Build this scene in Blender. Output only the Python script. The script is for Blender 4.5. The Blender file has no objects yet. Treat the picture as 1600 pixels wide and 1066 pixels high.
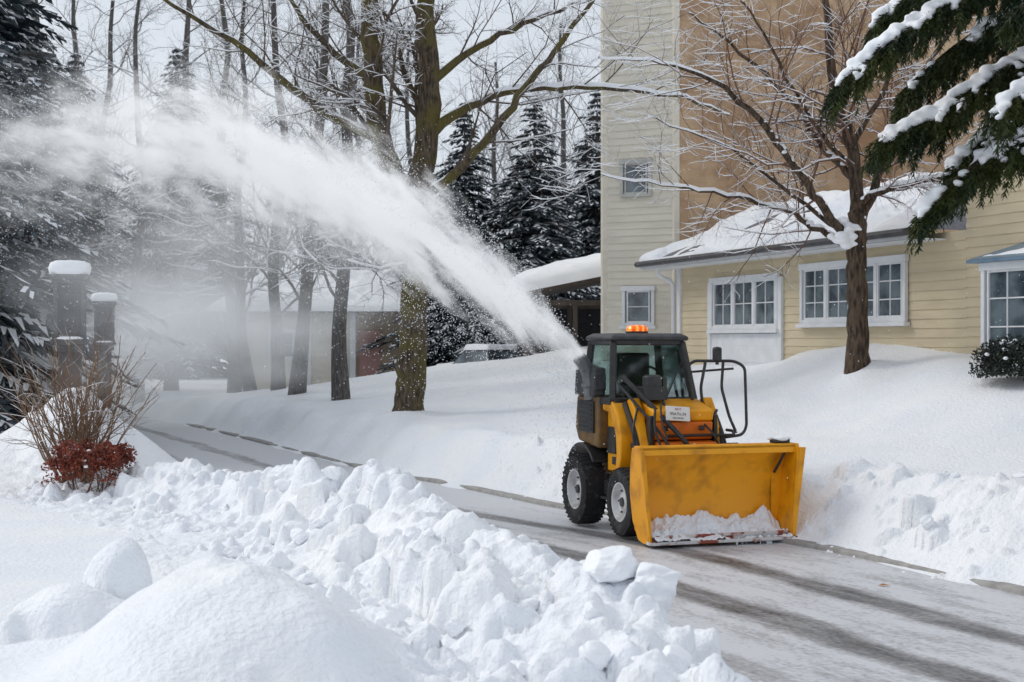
import bpy, bmesh, math, random
import numpy as np
from mathutils import Vector, Matrix
rad=math.radians
random.seed(7)
C=bpy.context.scene.collection
TAU=2*math.pi

# ---------------------------------------------------------------- materials
def newmat(name):
    m=bpy.data.materials.new(name); m.use_nodes=True
    nt=m.node_tree
    return m,nt,nt.nodes['Principled BSDF'],nt.nodes['Material Output']
def N(nt,t,**kw):
    n=nt.nodes.new(t)
    for k,v in kw.items(): setattr(n,k,v)
    return n
def ramp(nt,src,stops):
    r=nt.nodes.new('ShaderNodeValToRGB'); e=r.color_ramp.elements
    while len(e)<len(stops): e.new(0.5)
    for i,(p,c) in enumerate(stops):
        e[i].position=p; e[i].color=(c[0],c[1],c[2],1)
    nt.links.new(src,r.inputs[0]); return r
def mat(name,c1,c2=None,rough=.6,scale=6,bump=.0,bscale=40,metal=0,bdist=.01,spec=.5,stretch=None,coat=0,detail=6,lo=.35,hi=.65):
    m,nt,b,o=newmat(name)
    c2=c2 or tuple(x*.75 for x in c1)
    tc=N(nt,'ShaderNodeTexCoord')
    src=tc.outputs['Object']
    if stretch:
        mp=N(nt,'ShaderNodeMapping'); mp.inputs['Scale'].default_value=stretch
        nt.links.new(src,mp.inputs[0]); src=mp.outputs[0]
    n=N(nt,'ShaderNodeTexNoise'); n.inputs['Scale'].default_value=scale; n.inputs['Detail'].default_value=detail
    nt.links.new(src,n.inputs['Vector'])
    r=ramp(nt,n.outputs['Fac'],[(lo,c1),(hi,c2)])
    nt.links.new(r.outputs[0],b.inputs['Base Color'])
    b.inputs['Roughness'].default_value=rough; b.inputs['Metallic'].default_value=metal
    b.inputs['Specular IOR Level'].default_value=spec
    b.inputs['Coat Weight'].default_value=coat
    if bump>0:
        n2=N(nt,'ShaderNodeTexNoise'); n2.inputs['Scale'].default_value=bscale; n2.inputs['Detail'].default_value=5
        nt.links.new(src,n2.inputs['Vector'])
        bp=N(nt,'ShaderNodeBump'); bp.inputs['Strength'].default_value=bump; bp.inputs['Distance'].default_value=bdist
        nt.links.new(n2.outputs['Fac'],bp.inputs['Height']); nt.links.new(bp.outputs[0],b.inputs['Normal'])
    return m

SNOW=mat('snow',(.85,.88,.93),(.905,.92,.94),rough=.55,scale=1.2,bump=.7,bscale=26,bdist=.03,spec=.25)
SNOWC=mat('snow_clean',(.87,.895,.93),(.91,.92,.94),rough=.6,scale=3,bump=.0,spec=.2)
def paint(name,c,dirt=(.25,.14,.03),lo=.55,hi=.85,rough=.42):
    return mat(name,c,dirt,rough=rough,scale=5,bump=.08,bscale=60,bdist=.004,coat=0,lo=lo,hi=hi,detail=9,spec=.4)
YEL=paint('yellow_paint',(.88,.38,.006),(.42,.16,.01),lo=.48,hi=.8)
ORA=paint('orange_paint',(.72,.17,.008),(.28,.08,.01))
BLK=mat('black_metal',(.018,.018,.02),(.035,.034,.033),rough=.42,scale=12,bump=.1)
GRYM=mat('grey_metal',(.030,.033,.037),(.06,.06,.06),rough=.5,scale=10,bump=.1)
RUB=mat('tyre_rubber',(.016,.016,.017),(.09,.09,.095),rough=.85,scale=14,bump=.3,lo=.55,hi=.8)
RIM=mat('rim_paint',(.68,.68,.68),(.40,.39,.37),rough=.5,scale=8,lo=.42,hi=.72)
STEEL=mat('worn_steel',(.28,.06,.03),(.62,.62,.62),rough=.5,scale=6,bump=.3,lo=.44,hi=.54,metal=.1)
WHT=mat('white_trim',(.78,.79,.80),(.68,.70,.72),rough=.6,scale=4,bump=.05)
TRIM=mat('muted_trim',(.55,.54,.50),(.46,.46,.43),rough=.7,scale=4)
PLATE=mat('sign_plate',(.8,.8,.78),(.7,.7,.68),rough=.5,scale=6)
INK=mat('sign_ink',(.14,.12,.13),(.20,.14,.14),rough=.6)
REDINK=mat('sign_red',(.45,.12,.10),(.35,.12,.10),rough=.6)
CREAM=mat('cream_siding',(.66,.56,.38),(.58,.49,.335),rough=.7,scale=1.5,bump=.1,stretch=(1,1,4))
CREAM2=mat('pale_siding',(.76,.71,.60),(.68,.64,.54),rough=.7,scale=1.5,bump=.1,stretch=(1,1,4))
TANW=mat('tan_siding',(.42,.34,.25),(.36,.29,.21),rough=.8,scale=1.5)
CONC=mat('concrete',(.28,.27,.26),(.40,.39,.37),rough=.9,scale=9,bump=.4)
STONE=mat('stone',(.035,.035,.04),(.075,.075,.082),rough=.9,scale=7,bump=.6,bscale=18,bdist=.03)
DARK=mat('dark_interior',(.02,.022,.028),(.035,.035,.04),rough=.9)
WOOD=mat('dark_wood',(.07,.055,.045),(.11,.09,.075),rough=.8,scale=6,stretch=(1,1,.2))
REDD=mat('red_door',(.42,.24,.21),(.38,.22,.20),rough=.6)
METR=mat('blue_metal_roof',(.12,.20,.28),(.17,.25,.33),rough=.4,scale=4)
ROOFM=mat('roof_shingle',(.12,.12,.13),(.2,.2,.22),rough=.9,scale=20,bump=.4)
def bark(name,a,b_,moss,mlo=.5,mhi=.62):
    m,nt,b,o=newmat(name)
    tc=N(nt,'ShaderNodeTexCoord'); mp=N(nt,'ShaderNodeMapping'); mp.inputs['Scale'].default_value=(1,1,.22)
    nt.links.new(tc.outputs['Object'],mp.inputs[0])
    n=N(nt,'ShaderNodeTexNoise'); n.inputs['Scale'].default_value=26; n.inputs['Detail'].default_value=7; nt.links.new(mp.outputs[0],n.inputs[0])
    r=ramp(nt,n.outputs['Fac'],[(.38,a),(.62,b_)])
    n2=N(nt,'ShaderNodeTexNoise'); n2.inputs['Scale'].default_value=2.3; n2.inputs['Detail'].default_value=6; nt.links.new(tc.outputs['Object'],n2.inputs[0])
    r2=ramp(nt,n2.outputs['Fac'],[(mlo,(0,0,0)),(mhi,(.85,.85,.85))])
    mx=N(nt,'ShaderNodeMix',data_type='RGBA'); nt.links.new(r2.outputs[0],mx.inputs[0]); nt.links.new(r.outputs[0],mx.inputs[6]); mx.inputs[7].default_value=(*moss,1)
    nt.links.new(mx.outputs[2],b.inputs['Base Color']); b.inputs['Roughness'].default_value=.9
    bp=N(nt,'ShaderNodeBump'); bp.inputs['Strength'].default_value=1; bp.inputs['Distance'].default_value=.05
    nt.links.new(n.outputs['Fac'],bp.inputs['Height']); nt.links.new(bp.outputs[0],b.inputs['Normal'])
    return m
BARK=bark('mossy_bark',(.028,.020,.013),(.13,.095,.06),(.115,.095,.020),.43,.60)
BARK2=bark('brown_bark',(.028,.018,.012),(.12,.08,.05),(.10,.085,.04),.6,.75)
BARKF=bark('haze_grey_bark',(.075,.068,.066),(.15,.14,.135),(.13,.13,.09),.55,.75)  # bark of background trees, lightened to paint distance haze into the colour
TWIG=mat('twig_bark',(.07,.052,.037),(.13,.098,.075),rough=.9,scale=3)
TWIGF=mat('haze_grey_twigs',(.15,.138,.135),(.22,.205,.20),rough=.9,scale=1)  # pale grey carries the haze over background twigs
TWIGR=mat('red_twigs',(.12,.062,.042),(.18,.10,.07),rough=.9,scale=1)
TWIGT=mat('tan_twigs',(.17,.10,.06),(.26,.17,.11),rough=.9,scale=4)
NEED=mat('fir_needles',(.010,.026,.010),(.050,.065,.012),rough=.6,scale=3,spec=.3)
NEEDF=mat('haze_spruce_needles',(.038,.054,.066),(.075,.097,.11),rough=.7,scale=2,spec=.2)  # needle green lightened and blued; haze is painted into it
RUST=mat('rust_leaves',(.27,.055,.028),(.14,.035,.02),rough=.7,scale=9)
LEAFD=mat('evergreen_leaves',(.012,.020,.016),(.035,.045,.03),rough=.6,scale=9)

def glass(name,c1,c2,scale=2.2,rough=.08):
    m,nt,b,o=newmat(name)
    tc=N(nt,'ShaderNodeTexCoord'); n=N(nt,'ShaderNodeTexNoise'); n.inputs['Scale'].default_value=scale; n.inputs['Detail'].default_value=3
    nt.links.new(tc.outputs['Object'],n.inputs[0]); r=ramp(nt,n.outputs['Fac'],[(.4,c1),(.6,c2)])
    nt.links.new(r.outputs[0],b.inputs['Base Color']); b.inputs['Roughness'].default_value=rough; b.inputs['Specular IOR Level'].default_value=.8
    return m
GLASS=glass('window_glass',(.04,.055,.07),(.15,.19,.21))
def cabglass():
    m,nt,b,o=newmat('cab_glass')
    tr=N(nt,'ShaderNodeBsdfTransparent'); tr.inputs[0].default_value=(.62,.74,.70,1)
    gl=N(nt,'ShaderNodeBsdfGlossy'); gl.inputs['Roughness'].default_value=.06; gl.inputs['Color'].default_value=(.85,.95,.95,1)
    fr=N(nt,'ShaderNodeFresnel'); fr.inputs[0].default_value=1.5
    ad=N(nt,'ShaderNodeMath',operation='ADD'); ad.inputs[1].default_value=.22; nt.links.new(fr.outputs[0],ad.inputs[0])
    mx=N(nt,'ShaderNodeMixShader'); nt.links.new(ad.outputs[0],mx.inputs[0]); nt.links.new(tr.outputs[0],mx.inputs[1]); nt.links.new(gl.outputs[0],mx.inputs[2])
    nt.links.new(mx.outputs[0],o.inputs[0]); return m
CABG=cabglass()
def amber():
    m,nt,b,o=newmat('amber_lens'); b.inputs['Base Color'].default_value=(.8,.16,.01,1); b.inputs['Roughness'].default_value=.2
    tc=N(nt,'ShaderNodeTexCoord'); w=N(nt,'ShaderNodeTexWave'); w.inputs['Scale'].default_value=4.5; w.inputs['Distortion'].default_value=2.5; nt.links.new(tc.outputs['Object'],w.inputs[0])
    r=ramp(nt,w.outputs['Fac'],[(.1,(.45,.03,.0)),(.6,(.9,.12,.005)),(.95,(1,.42,.08))]); nt.links.new(r.outputs[0],b.inputs['Emission Color']); b.inputs['Emission Strength'].default_value=.9
    return m
AMB=amber()
def tanwall():
    m,nt,b,o=newmat('tan_brick')
    tc=N(nt,'ShaderNodeTexCoord'); mp=N(nt,'ShaderNodeMapping'); nt.links.new(tc.outputs['UV'],mp.inputs[0])
    br=N(nt,'ShaderNodeTexBrick'); br.inputs['Scale'].default_value=1; br.inputs['Brick Width'].default_value=.26; br.inputs['Row Height'].default_value=.09
    br.inputs['Mortar Size'].default_value=.006; br.inputs['Mortar Smooth'].default_value=1; br.inputs['Color1'].default_value=(.50,.36,.23,1); br.inputs['Color2'].default_value=(.44,.305,.19,1); br.inputs['Mortar'].default_value=(.47,.365,.26,1)
    nt.links.new(mp.outputs[0],br.inputs[0])
    n=N(nt,'ShaderNodeTexNoise'); n.inputs['Scale'].default_value=.6; n.inputs['Detail'].default_value=8; n.inputs['Roughness'].default_value=.65; nt.links.new(tc.outputs['UV'],n.inputs[0])
    r=ramp(nt,n.outputs['Fac'],[(.36,(.70,.58,.50)),(.62,(1.25,1.24,1.22))])
    mx=N(nt,'ShaderNodeMix',data_type='RGBA',blend_type='MULTIPLY'); mx.inputs[0].default_value=1
    nt.links.new(br.outputs[0],mx.inputs[6]); nt.links.new(r.outputs[0],mx.inputs[7]); nt.links.new(mx.outputs[2],b.inputs['Base Color']); b.inputs['Roughness'].default_value=.9
    return m
TAN=tanwall()

# ---------------------------------------------------------------- mesh helpers
def finish(o,parent=None,kind=None,label=None,cat=None,group=None):
    C.objects.link(o)
    if parent: o.parent=parent
    if kind: o['kind']=kind
    if label: o['label']=label
    if cat: o['category']=cat
    if group: o['group']=group
    return o
def empty(name,loc,rotz=0,label=None,cat=None,group=None,parent=None,kind=None):
    e=bpy.data.objects.new(name,None); e.location=loc; e.rotation_euler=(0,0,rotz); e.empty_display_size=.3
    return finish(e,parent,kind,label,cat,group)
def quadmesh(name,V,F,mats,smooth=True,mi=None,uv=None):
    me=bpy.data.meshes.new(name); V=np.asarray(V,np.float32); F=np.asarray(F,np.int32)
    me.vertices.add(len(V)); me.vertices.foreach_set('co',V.ravel())
    m,k=F.shape
    me.loops.add(m*k); me.loops.foreach_set('vertex_index',F.ravel())
    me.polygons.add(m); me.polygons.foreach_set('loop_start',np.arange(0,m*k,k,dtype=np.int32))
    me.polygons.foreach_set('use_smooth',np.full(m,smooth))
    for x in mats: me.materials.append(x)
    if mi is not None: me.polygons.foreach_set('material_index',np.asarray(mi,np.int32))
    if uv is not None:
        l=me.uv_layers.new(name='UVMap'); l.data.foreach_set('uv',np.asarray(uv,np.float32)[F.ravel()].ravel())
    me.update(calc_edges=True); return me
class MB:
    def __init__(s): s.v=[];s.f=[];s.m=[]
    def add(s,vs,fs,mi=0):
        b=len(s.v); s.v+= [tuple(v) for v in vs]; s.f+=[tuple(i+b for i in f) for f in fs]; s.m+=[mi]*len(fs); return s
    def box(s,c,d,mi=0,rot=None):
        vs=[Vector((x*d[0]/2,y*d[1]/2,z*d[2]/2)) for x in(-1,1) for y in(-1,1) for z in(-1,1)]
        if rot: 
            M=Matrix.Rotation(rot[1],3,rot[0]); vs=[M@v for v in vs]
        vs=[v+Vector(c) for v in vs]
        return s.add(vs,[(0,1,3,2),(4,6,7,5),(0,4,5,1),(2,3,7,6),(0,2,6,4),(1,5,7,3)],mi)
    def prism(s,prof,x0,x1,mi=0,axis='x'):
        n=len(prof)
        def P(x,a,b): return (x,a,b) if axis=='x' else ((a,x,b) if axis=='y' else (a,b,x))
        vs=[P(x0,a,b) for a,b in prof]+[P(x1,a,b) for a,b in prof]
        fs=[tuple(range(n))[::-1],tuple(range(n,2*n))]+[(i,(i+1)%n,n+(i+1)%n,n+i) for i in range(n)]
        return s.add(vs,fs,mi)
    def tube(s,pts,r,k=10,mi=0,closed=False):
        pts=[Vector(p) for p in pts]; n=len(pts); rs=r if isinstance(r,(list,tuple)) else [r]*n
        prev=None; rings=[]
        for i in range(n):
            if closed: t=(pts[(i+1)%n]-pts[i-1])
            else: t=(pts[min(i+1,n-1)]-pts[max(i-1,0)])
            t.normalize()
            if prev is None:
                a=t.cross(Vector((0,0,1))); 
                if a.length<.1: a=t.cross(Vector((1,0,0)))
            else: a=prev-t*prev.dot(t)
            a.normalize(); prev=a; b=t.cross(a)
            rings.append([pts[i]+rs[i]*(a*math.cos(TAU*j/k)+b*math.sin(TAU*j/k)) for j in range(k)])
        vs=[v for R_ in rings for v in R_]; fs=[]
        m=n if closed else n-1
        for i in range(m):
            for j in range(k):
                i2=(i+1)%n; fs.append((i*k+j,i*k+(j+1)%k,i2*k+(j+1)%k,i2*k+j))
        if not closed: fs+= [tuple(range(k))[::-1],tuple((n-1)*k+j for j in range(k))]
        return s.add(vs,fs,mi)
    def lathe(s,prof,c,axis='x',k=40,mi=0):
        vs=[];n=len(prof)
        for j in range(k):
            t=TAU*j/k
            for a,r in prof:
                p=(a,r*math.cos(t),r*math.sin(t)) if axis=='x' else (r*math.cos(t),r*math.sin(t),a)
                vs.append((p[0]+c[0],p[1]+c[1],p[2]+c[2]))
        fs=[(j*n+i,j*n+i+1,((j+1)%k)*n+i+1,((j+1)%k)*n+i) for j in range(k) for i in range(n-1)]
        return s.add(vs,fs,mi)
    def build(s,name,mats,parent=None,bevel=0,smooth=True,angle=35,loc=None,seg=2,**kw):
        me=bpy.data.meshes.new(name); me.from_pydata(s.v,[],s.f)
        for x in (mats if isinstance(mats,list) else [mats]): me.materials.append(x)
        me.polygons.foreach_set('material_index',s.m)
        me.polygons.foreach_set('use_smooth',[smooth]*len(me.polygons))
        bm=bmesh.new(); bm.from_mesh(me); bmesh.ops.recalc_face_normals(bm,faces=bm.faces[:]); bm.to_mesh(me); bm.free()
        me.update()
        if smooth: me.set_sharp_from_angle(angle=rad(angle))
        o=bpy.data.objects.new(name,me)
        if loc: o.location=loc
        if bevel:
            b=o.modifiers.new('bevel','BEVEL'); b.width=bevel; b.segments=seg; b.limit_method='ANGLE'; b.angle_limit=rad(35)
        return finish(o,parent,**kw)
def rounded(pts,r,n=4):
    out=[];pts=[Vector(p) for p in pts]
    for i,p in enumerate(pts):
        if i in(0,len(pts)-1): out.append(p); continue
        a=(pts[i-1]-p); b=(pts[i+1]-p); ra=min(r,a.length*.45,b.length*.45); A=p+a.normalized()*ra; B=p+b.normalized()*ra
        for j in range(n+1):
            t=j/n; out.append(A*(1-t)**2+p*2*t*(1-t)+B*t*t)
    return out

# ---------------------------------------------------------------- noise
rs=np.random.RandomState(3); TB=rs.rand(256,256)
def vn(x,y,f=1.,o=0):
    x=np.asarray(x)*f+o*17.3+500; y=np.asarray(y)*f+o*9.1+500
    xi=np.floor(x).astype(int); yi=np.floor(y).astype(int); fx=x-xi; fy=y-yi; fx=fx*fx*(3-2*fx); fy=fy*fy*(3-2*fy)
    a=TB[xi%256,yi%256]; b=TB[(xi+1)%256,yi%256]; c=TB[xi%256,(yi+1)%256]; d=TB[(xi+1)%256,(yi+1)%256]
    return (a*(1-fx)+b*fx)*(1-fy)+(c*(1-fx)+d*fx)*fy-.5
def fbm(x,y,f=1.,o=4,s=0):
    t=0;a=1
    for i in range(o): t=t+a*vn(x,y,f*2**i,s+i); a*=.5
    return t
def sm(x,a,b):
    t=np.clip((x-a)/(b-a),0,1); return t*t*(3-2*t)

# ---------------------------------------------------------------- ground
RY=[-20,3,8,11.05,14,16.6,19.8,21.5,28.3,32.4,40,60,120]; RX=[20,8.2,5.4,4.1,2.85,.75,-.9,-2,-5.1,-7,-11,-24,-70]
def Redge(y):
    y=np.asarray(y,float); return (np.interp(y-.7,RY,RX)+np.interp(y,RY,RX)+np.interp(y+.7,RY,RX))/3
def Wd(y): return 4.05+np.interp(y,[-8,3,6,8,10,12.5,15,18],[9,2.0,.85,.18,.05,.05,.25,.45])
def Ledge(y): return Redge(y)-Wd(y)
def moundr(x,y):
    c,s_=math.cos(.35),math.sin(.35); dx=(x+1.38)*c+(y-7.1)*s_; dy=-(x+1.38)*s_+(y-7.1)*c
    return np.sqrt((dx/.74)**2+(dy/.98)**2)
def height(x,y,smooth=False):
    x=np.asarray(x,float); y=np.asarray(y,float)
    R=Redge(y); s=(x-R)*.85+.10+.26*vn(x,y,1.7,8); l=(Ledge(y)-x)*.85+.18*vn(x,y,2.1,6)
    n1=fbm(x,y,.9,3); n2=fbm(x,y,3.1,4,5)
    hr=.64*sm(s,-.02,1.15+.3*vn(x,y,.6,3))+.155*np.clip(s-1.05,0,8.2)
    hr=hr+.14*np.exp(-((s-.95)/.45)**2)*(.5+1.6*vn(x,y,.9,2))+.05*n1*sm(s,.2,1.5)+.04*n2*np.exp(-((s-.7)/.6)**2)*sm(s,0,.2)
    hr=hr+.10*fbm(x,y,.28,2,9)*sm(s,1.5,4)+.46*sm(x,3.6,5.9)*sm(y,14,18.5)*(1-.5*sm(y,23,28))
    dip=sm(y,35,40); hr=hr*(1-dip)+dip*np.minimum(hr,.35)
    far=(1-.60*sm(y,12.5,18))*(1-.25*(1-sm(y,6.5,9.5)))
    hl=.26*sm(l,-.05,.6)+ (.43+.28*vn(x,y,1.1,7)+.20*vn(x,y,.45,1))*far*np.exp(-((l-.62)/.52)**2)*sm(l,-.08,.5)
    if not smooth: hl=hl+.14*n2*np.exp(-((l-.8)/.8)**2)*sm(l,0,.3)
    hl=hl+.03*n1*sm(l,2,3)+.03*np.clip(y-18,0,30)*sm(l,1.5,5)
    if smooth: hl=.30+0*hl
    h=np.where(s>0,hr-.02,np.where(l>-.05,hl-.02,-.05))
    def mound(cx,cy,hh,sx,sy,p=2,ang=0):
        c,s_=math.cos(ang),math.sin(ang); dx=(x-cx)*c+(y-cy)*s_; dy=-(x-cx)*s_+(y-cy)*c
        return hh*np.exp(-np.sqrt((dx/sx)**2+(dy/sy)**2)**p)
    def dome(cx,cy,z0,rx,ry,rz):
        d=(((x-cx)/rx)**2+((y-cy)/ry)**2)*(1+1.1*vn(x,y,4,3)+.5*vn(x,y,9,6))
        return np.where(d<1,z0+rz*np.sqrt(np.clip(1-d,0,1)),-9)
    wv=1+.24*vn(x,y,2.0,4)+.14*vn(x,y,4.5,9)+.05*vn(x,y,11,5)
    h=h+.62*np.exp(-moundr(x,y)**2.3)*wv+mound(-1.75,6.1,.22,.8,.7,2.4)+mound(-.85,6.5,.16,.35,.4,2)
    h=h+mound(-2.4,8.4,.22,.38,.36,2.2)
    h=np.maximum(h,dome(-2.38,8.65,.44,.22,.24,.36)+.06*n2)
    h=np.maximum(h,dome(-2.55,8.3,.28,.36,.32,.30)+.06*n2)
    h=h+mound(-5.9,20.0,.98,1.15,1.0,2.4)+mound(-8.3,19.0,.5,1.3,1.0)
    h=h+mound(4.87,20,.16,.4,.35)+mound(-1.8,24.4,.15,.5,.4)
    return h
def axis(a,b,st,lo,hi,g):
    m=list(np.arange(a,b,st)); x=m[-1]; d=st
    while x<hi: d*=g; x+=d; m.append(x)
    x=a;d=st;L=[]
    while x>lo: d*=g; x-=d; L.append(x)
    return np.array(L[::-1]+m)
xs=axis(-5.6,5.2,.026,-150,150,1.05); ys=axis(5.4,15.2,.026,-8,320,1.013)
X,Y=np.meshgrid(xs,ys,indexing='ij'); H=height(X,Y); H0=H.copy()
rg=np.random.RandomState(11)
NZ=fbm(X,Y,5,4,12)
def lumps(n,ylo,yhi,side,a,b,rmin,rmax,pw=2.2,hs=1.):
    for _ in range(n):
        cy=rg.uniform(ylo,yhi); q=rg.uniform(a,b)
        cx=float(Redge(cy))+q/.85 if side>0 else float(Ledge(cy))-q/.85
        r=rmin+(rmax-rmin)*rg.rand()**pw
        i0,i1=np.searchsorted(xs,[cx-r,cx+r]); j0,j1=np.searchsorted(ys,[cy-r,cy+r])
        if i1-i0<2 or j1-j0<2: continue
        x=X[i0:i1,j0:j1]-cx; y=Y[i0:i1,j0:j1]-cy
        an=rg.uniform(0,3.14); ex=rg.uniform(.4,1); u=(x*math.cos(an)+y*math.sin(an)); v=(-x*math.sin(an)+y*math.cos(an))/ex
        pp=rg.uniform(1.4,2.8); d=(np.abs(u/r)**pp+np.abs(v/r)**pp)
        if r>.06: d=d+.9*NZ[i0:i1,j0:j1]
        ic=min(np.searchsorted(xs,cx),len(xs)-1); jc=min(np.searchsorted(ys,cy),len(ys)-1)
        base=.5*H0[ic,jc]+.5*min(H[ic,jc],H0[ic,jc]+.15)
        dome=base-.3*r+(np.clip(1-d,0,1.5)**.6)*r*rg.uniform(.45,1.15)*hs+u*rg.uniform(-.5,.5)+v*rg.uniform(-.5,.5)
        w=H[i0:i1,j0:j1]; msk=(d<1)&(dome>w); w[msk]=dome[msk]
lumps(80,5.5,15,-1,.15,1.2,.12,.28,1.2)
lumps(380,5.4,17,-1,.05,1.9,.06,.16,1.4)
lumps(2200,5.3,19,-1,-.02,2.4,.015,.055,1.6)
lumps(600,17,34,-1,.0,2.0,.05,.12,hs=.6)
lumps(40,8,17,1,.25,1.1,.12,.26,1.3,.7)
lumps(520,7,20,1,.02,1.1,.03,.09,1.6,.65)
lumps(120,21,34,1,.05,.7,.05,.10,hs=.4)
lumps(320,6,17,-1,-.45,.05,.015,.05); lumps(220,6,17,1,-.35,.05,.015,.05)
Lm=(Ledge(Y)-X)*.85; Sm=(X-Redge(Y))*.85
bankm=np.where(Lm>0,sm(Lm,0,.3)*(1-sm(Lm,1.6,2.8))*(1-.5*sm(Y,15,20)),0)+.5*np.where(Sm>0,sm(Sm,.05,.4)*(1-sm(Sm,.9,1.6))*(1-sm(Y,15,22)*.8),0)
H=H+bankm*(.06*fbm(X,Y,9,4,14)+.06*np.abs(fbm(X,Y,4.1,3,15)))*(.5+sm(vn(X,Y,1.3,4),-.3,.3))+.006*fbm(X,Y,9,3,2)*(H>0.02)
wm=1-sm(moundr(X,Y)+.20*vn(X,Y,3,2),.95,1.3)
H=H*(1-wm)+height(X,Y,True)*wm
nx,ny=X.shape; idx=np.arange(nx*ny).reshape(nx,ny)
F=np.stack([idx[:-1,:-1],idx[1:,:-1],idx[1:,1:],idx[:-1,1:]],-1).reshape(-1,4)
g=bpy.data.objects.new('ground',quadmesh('ground',np.stack([X,Y,H],-1).reshape(-1,3),F,[SNOW])); finish(g,kind='structure')
def gz(x,y):
    i=min(max(np.searchsorted(xs,x),1),nx-1); j=min(max(np.searchsorted(ys,y),1),ny-1)
    return float(H[i-1:i+1,j-1:j+1].mean())

# road
m,nt,b,o=newmat('packed_snow_asphalt')
uvn=N(nt,'ShaderNodeTexCoord'); sep=N(nt,'ShaderNodeSeparateXYZ'); nt.links.new(uvn.outputs['UV'],sep.inputs[0])
def math_(op,a,b=None,c=None):
    n=N(nt,'ShaderNodeMath',operation=op)
    for i,v in enumerate((a,b,c)):
        if v is None: continue
        if isinstance(v,(int,float)): n.inputs[i].default_value=v
        else: nt.links.new(v,n.inputs[i])
    return n.outputs[0]
wob=N(nt,'ShaderNodeTexNoise'); wob.inputs['Scale'].default_value=.7; wob.inputs['Detail'].default_value=4; nt.links.new(uvn.outputs['UV'],wob.inputs[0])
ac=math_('MULTIPLY_ADD',wob.outputs['Fac'],.35,math_('SUBTRACT',sep.outputs[0],.175))
mr=N(nt,'ShaderNodeMapRange'); nt.links.new(ac,mr.inputs[0]); mr.inputs[1].default_value=-4.5; mr.inputs[2].default_value=.5
stops=[]
for c_,w_,k_ in ((-3.75,.26,.4),(-2.55,.27,.95),(-1.38,.24,1.)):
    stops+=[((c_-w_+4.5)/5,0),((c_-w_*.45+4.5)/5,k_),((c_+w_*.45+4.5)/5,k_),((c_+w_+4.5)/5,0)]
trk=ramp(nt,mr.outputs[0],[(p,(k,k,k)) for p,k in stops])
mp=N(nt,'ShaderNodeMapping'); mp.inputs['Scale'].default_value=(2.6,.9,1); mp.inputs['Rotation'].default_value=(0,0,.12); nt.links.new(uvn.outputs['UV'],mp.inputs[0])
st=N(nt,'ShaderNodeTexNoise'); st.inputs['Scale'].default_value=1.3; st.inputs['Detail'].default_value=10; st.inputs['Roughness'].default_value=.74; nt.links.new(mp.outputs[0],st.inputs[0])
fine=N(nt,'ShaderNodeTexNoise'); fine.inputs['Scale'].default_value=26; fine.inputs['Detail'].default_value=6; nt.links.new(uvn.outputs['UV'],fine.inputs[0])
fy=N(nt,'ShaderNodeMapRange'); nt.links.new(sep.outputs[1],fy.inputs[0]); fy.inputs[1].default_value=14.5; fy.inputs[2].default_value=19; fy.inputs[3].default_value=-.72; fy.inputs[4].default_value=-.95
v=math_('MULTIPLY_ADD',st.outputs['Fac'],1.35,math_('MULTIPLY_ADD',trk.outputs[0],.44,fy.outputs[0]))
v=math_('MULTIPLY_ADD',fine.outputs['Fac'],.65,math_('SUBTRACT',v,.24))
r=ramp(nt,v,[(0.0,(.62,.63,.66)),(.16,(.43,.435,.45)),(.38,(.245,.243,.25)),(.66,(.058,.056,.056))])
nt.links.new(r.outputs[0],b.inputs['Base Color'])
b.inputs['Roughness'].default_value=.48
bp=N(nt,'ShaderNodeBump'); bp.inputs['Strength'].default_value=.6; bp.inputs['Distance'].default_value=.012; nt.links.new(fine.outputs['Fac'],bp.inputs['Height']); nt.links.new(bp.outputs[0],b.inputs['Normal'])
ROAD=m
yy=np.concatenate([np.arange(-8,34,.3),np.arange(35,110,2)]); tt=np.linspace(0,1,18)
TT,YY=np.meshgrid(tt,yy,indexing='ij'); QQ=-(Wd(YY)+.25)*(1-TT)+.2*TT; XX=Redge(YY)+QQ
idx=np.arange(XX.size).reshape(XX.shape); F=np.stack([idx[:-1,:-1],idx[1:,:-1],idx[1:,1:],idx[:-1,1:]],-1).reshape(-1,4)
finish(bpy.data.objects.new('road',quadmesh('road',np.stack([XX,YY,np.zeros(XX.shape)],-1).reshape(-1,3),F,[ROAD],uv=np.stack([QQ,YY],-1).reshape(-1,2))),kind='structure')
yk=np.arange(2,34,.25); V=[];Fk=[]
pr=[(-.03,-.02),(-.02,.03),(0,.04),(.10,.04),(.12,-.02)]
for yv in yk:
    x0=float(Redge(yv)); 
    for a,z in pr: V.append((x0+a/.85,yv+a*.3,z))
for i in range(len(yk)-1):
    for j in range(4): Fk.append((i*5+j,i*5+j+1,i*5+6+j,i*5+5+j))
finish(bpy.data.objects.new('kerb',quadmesh('kerb',V,Fk,[CONC],smooth=False)),kind='structure')

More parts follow.
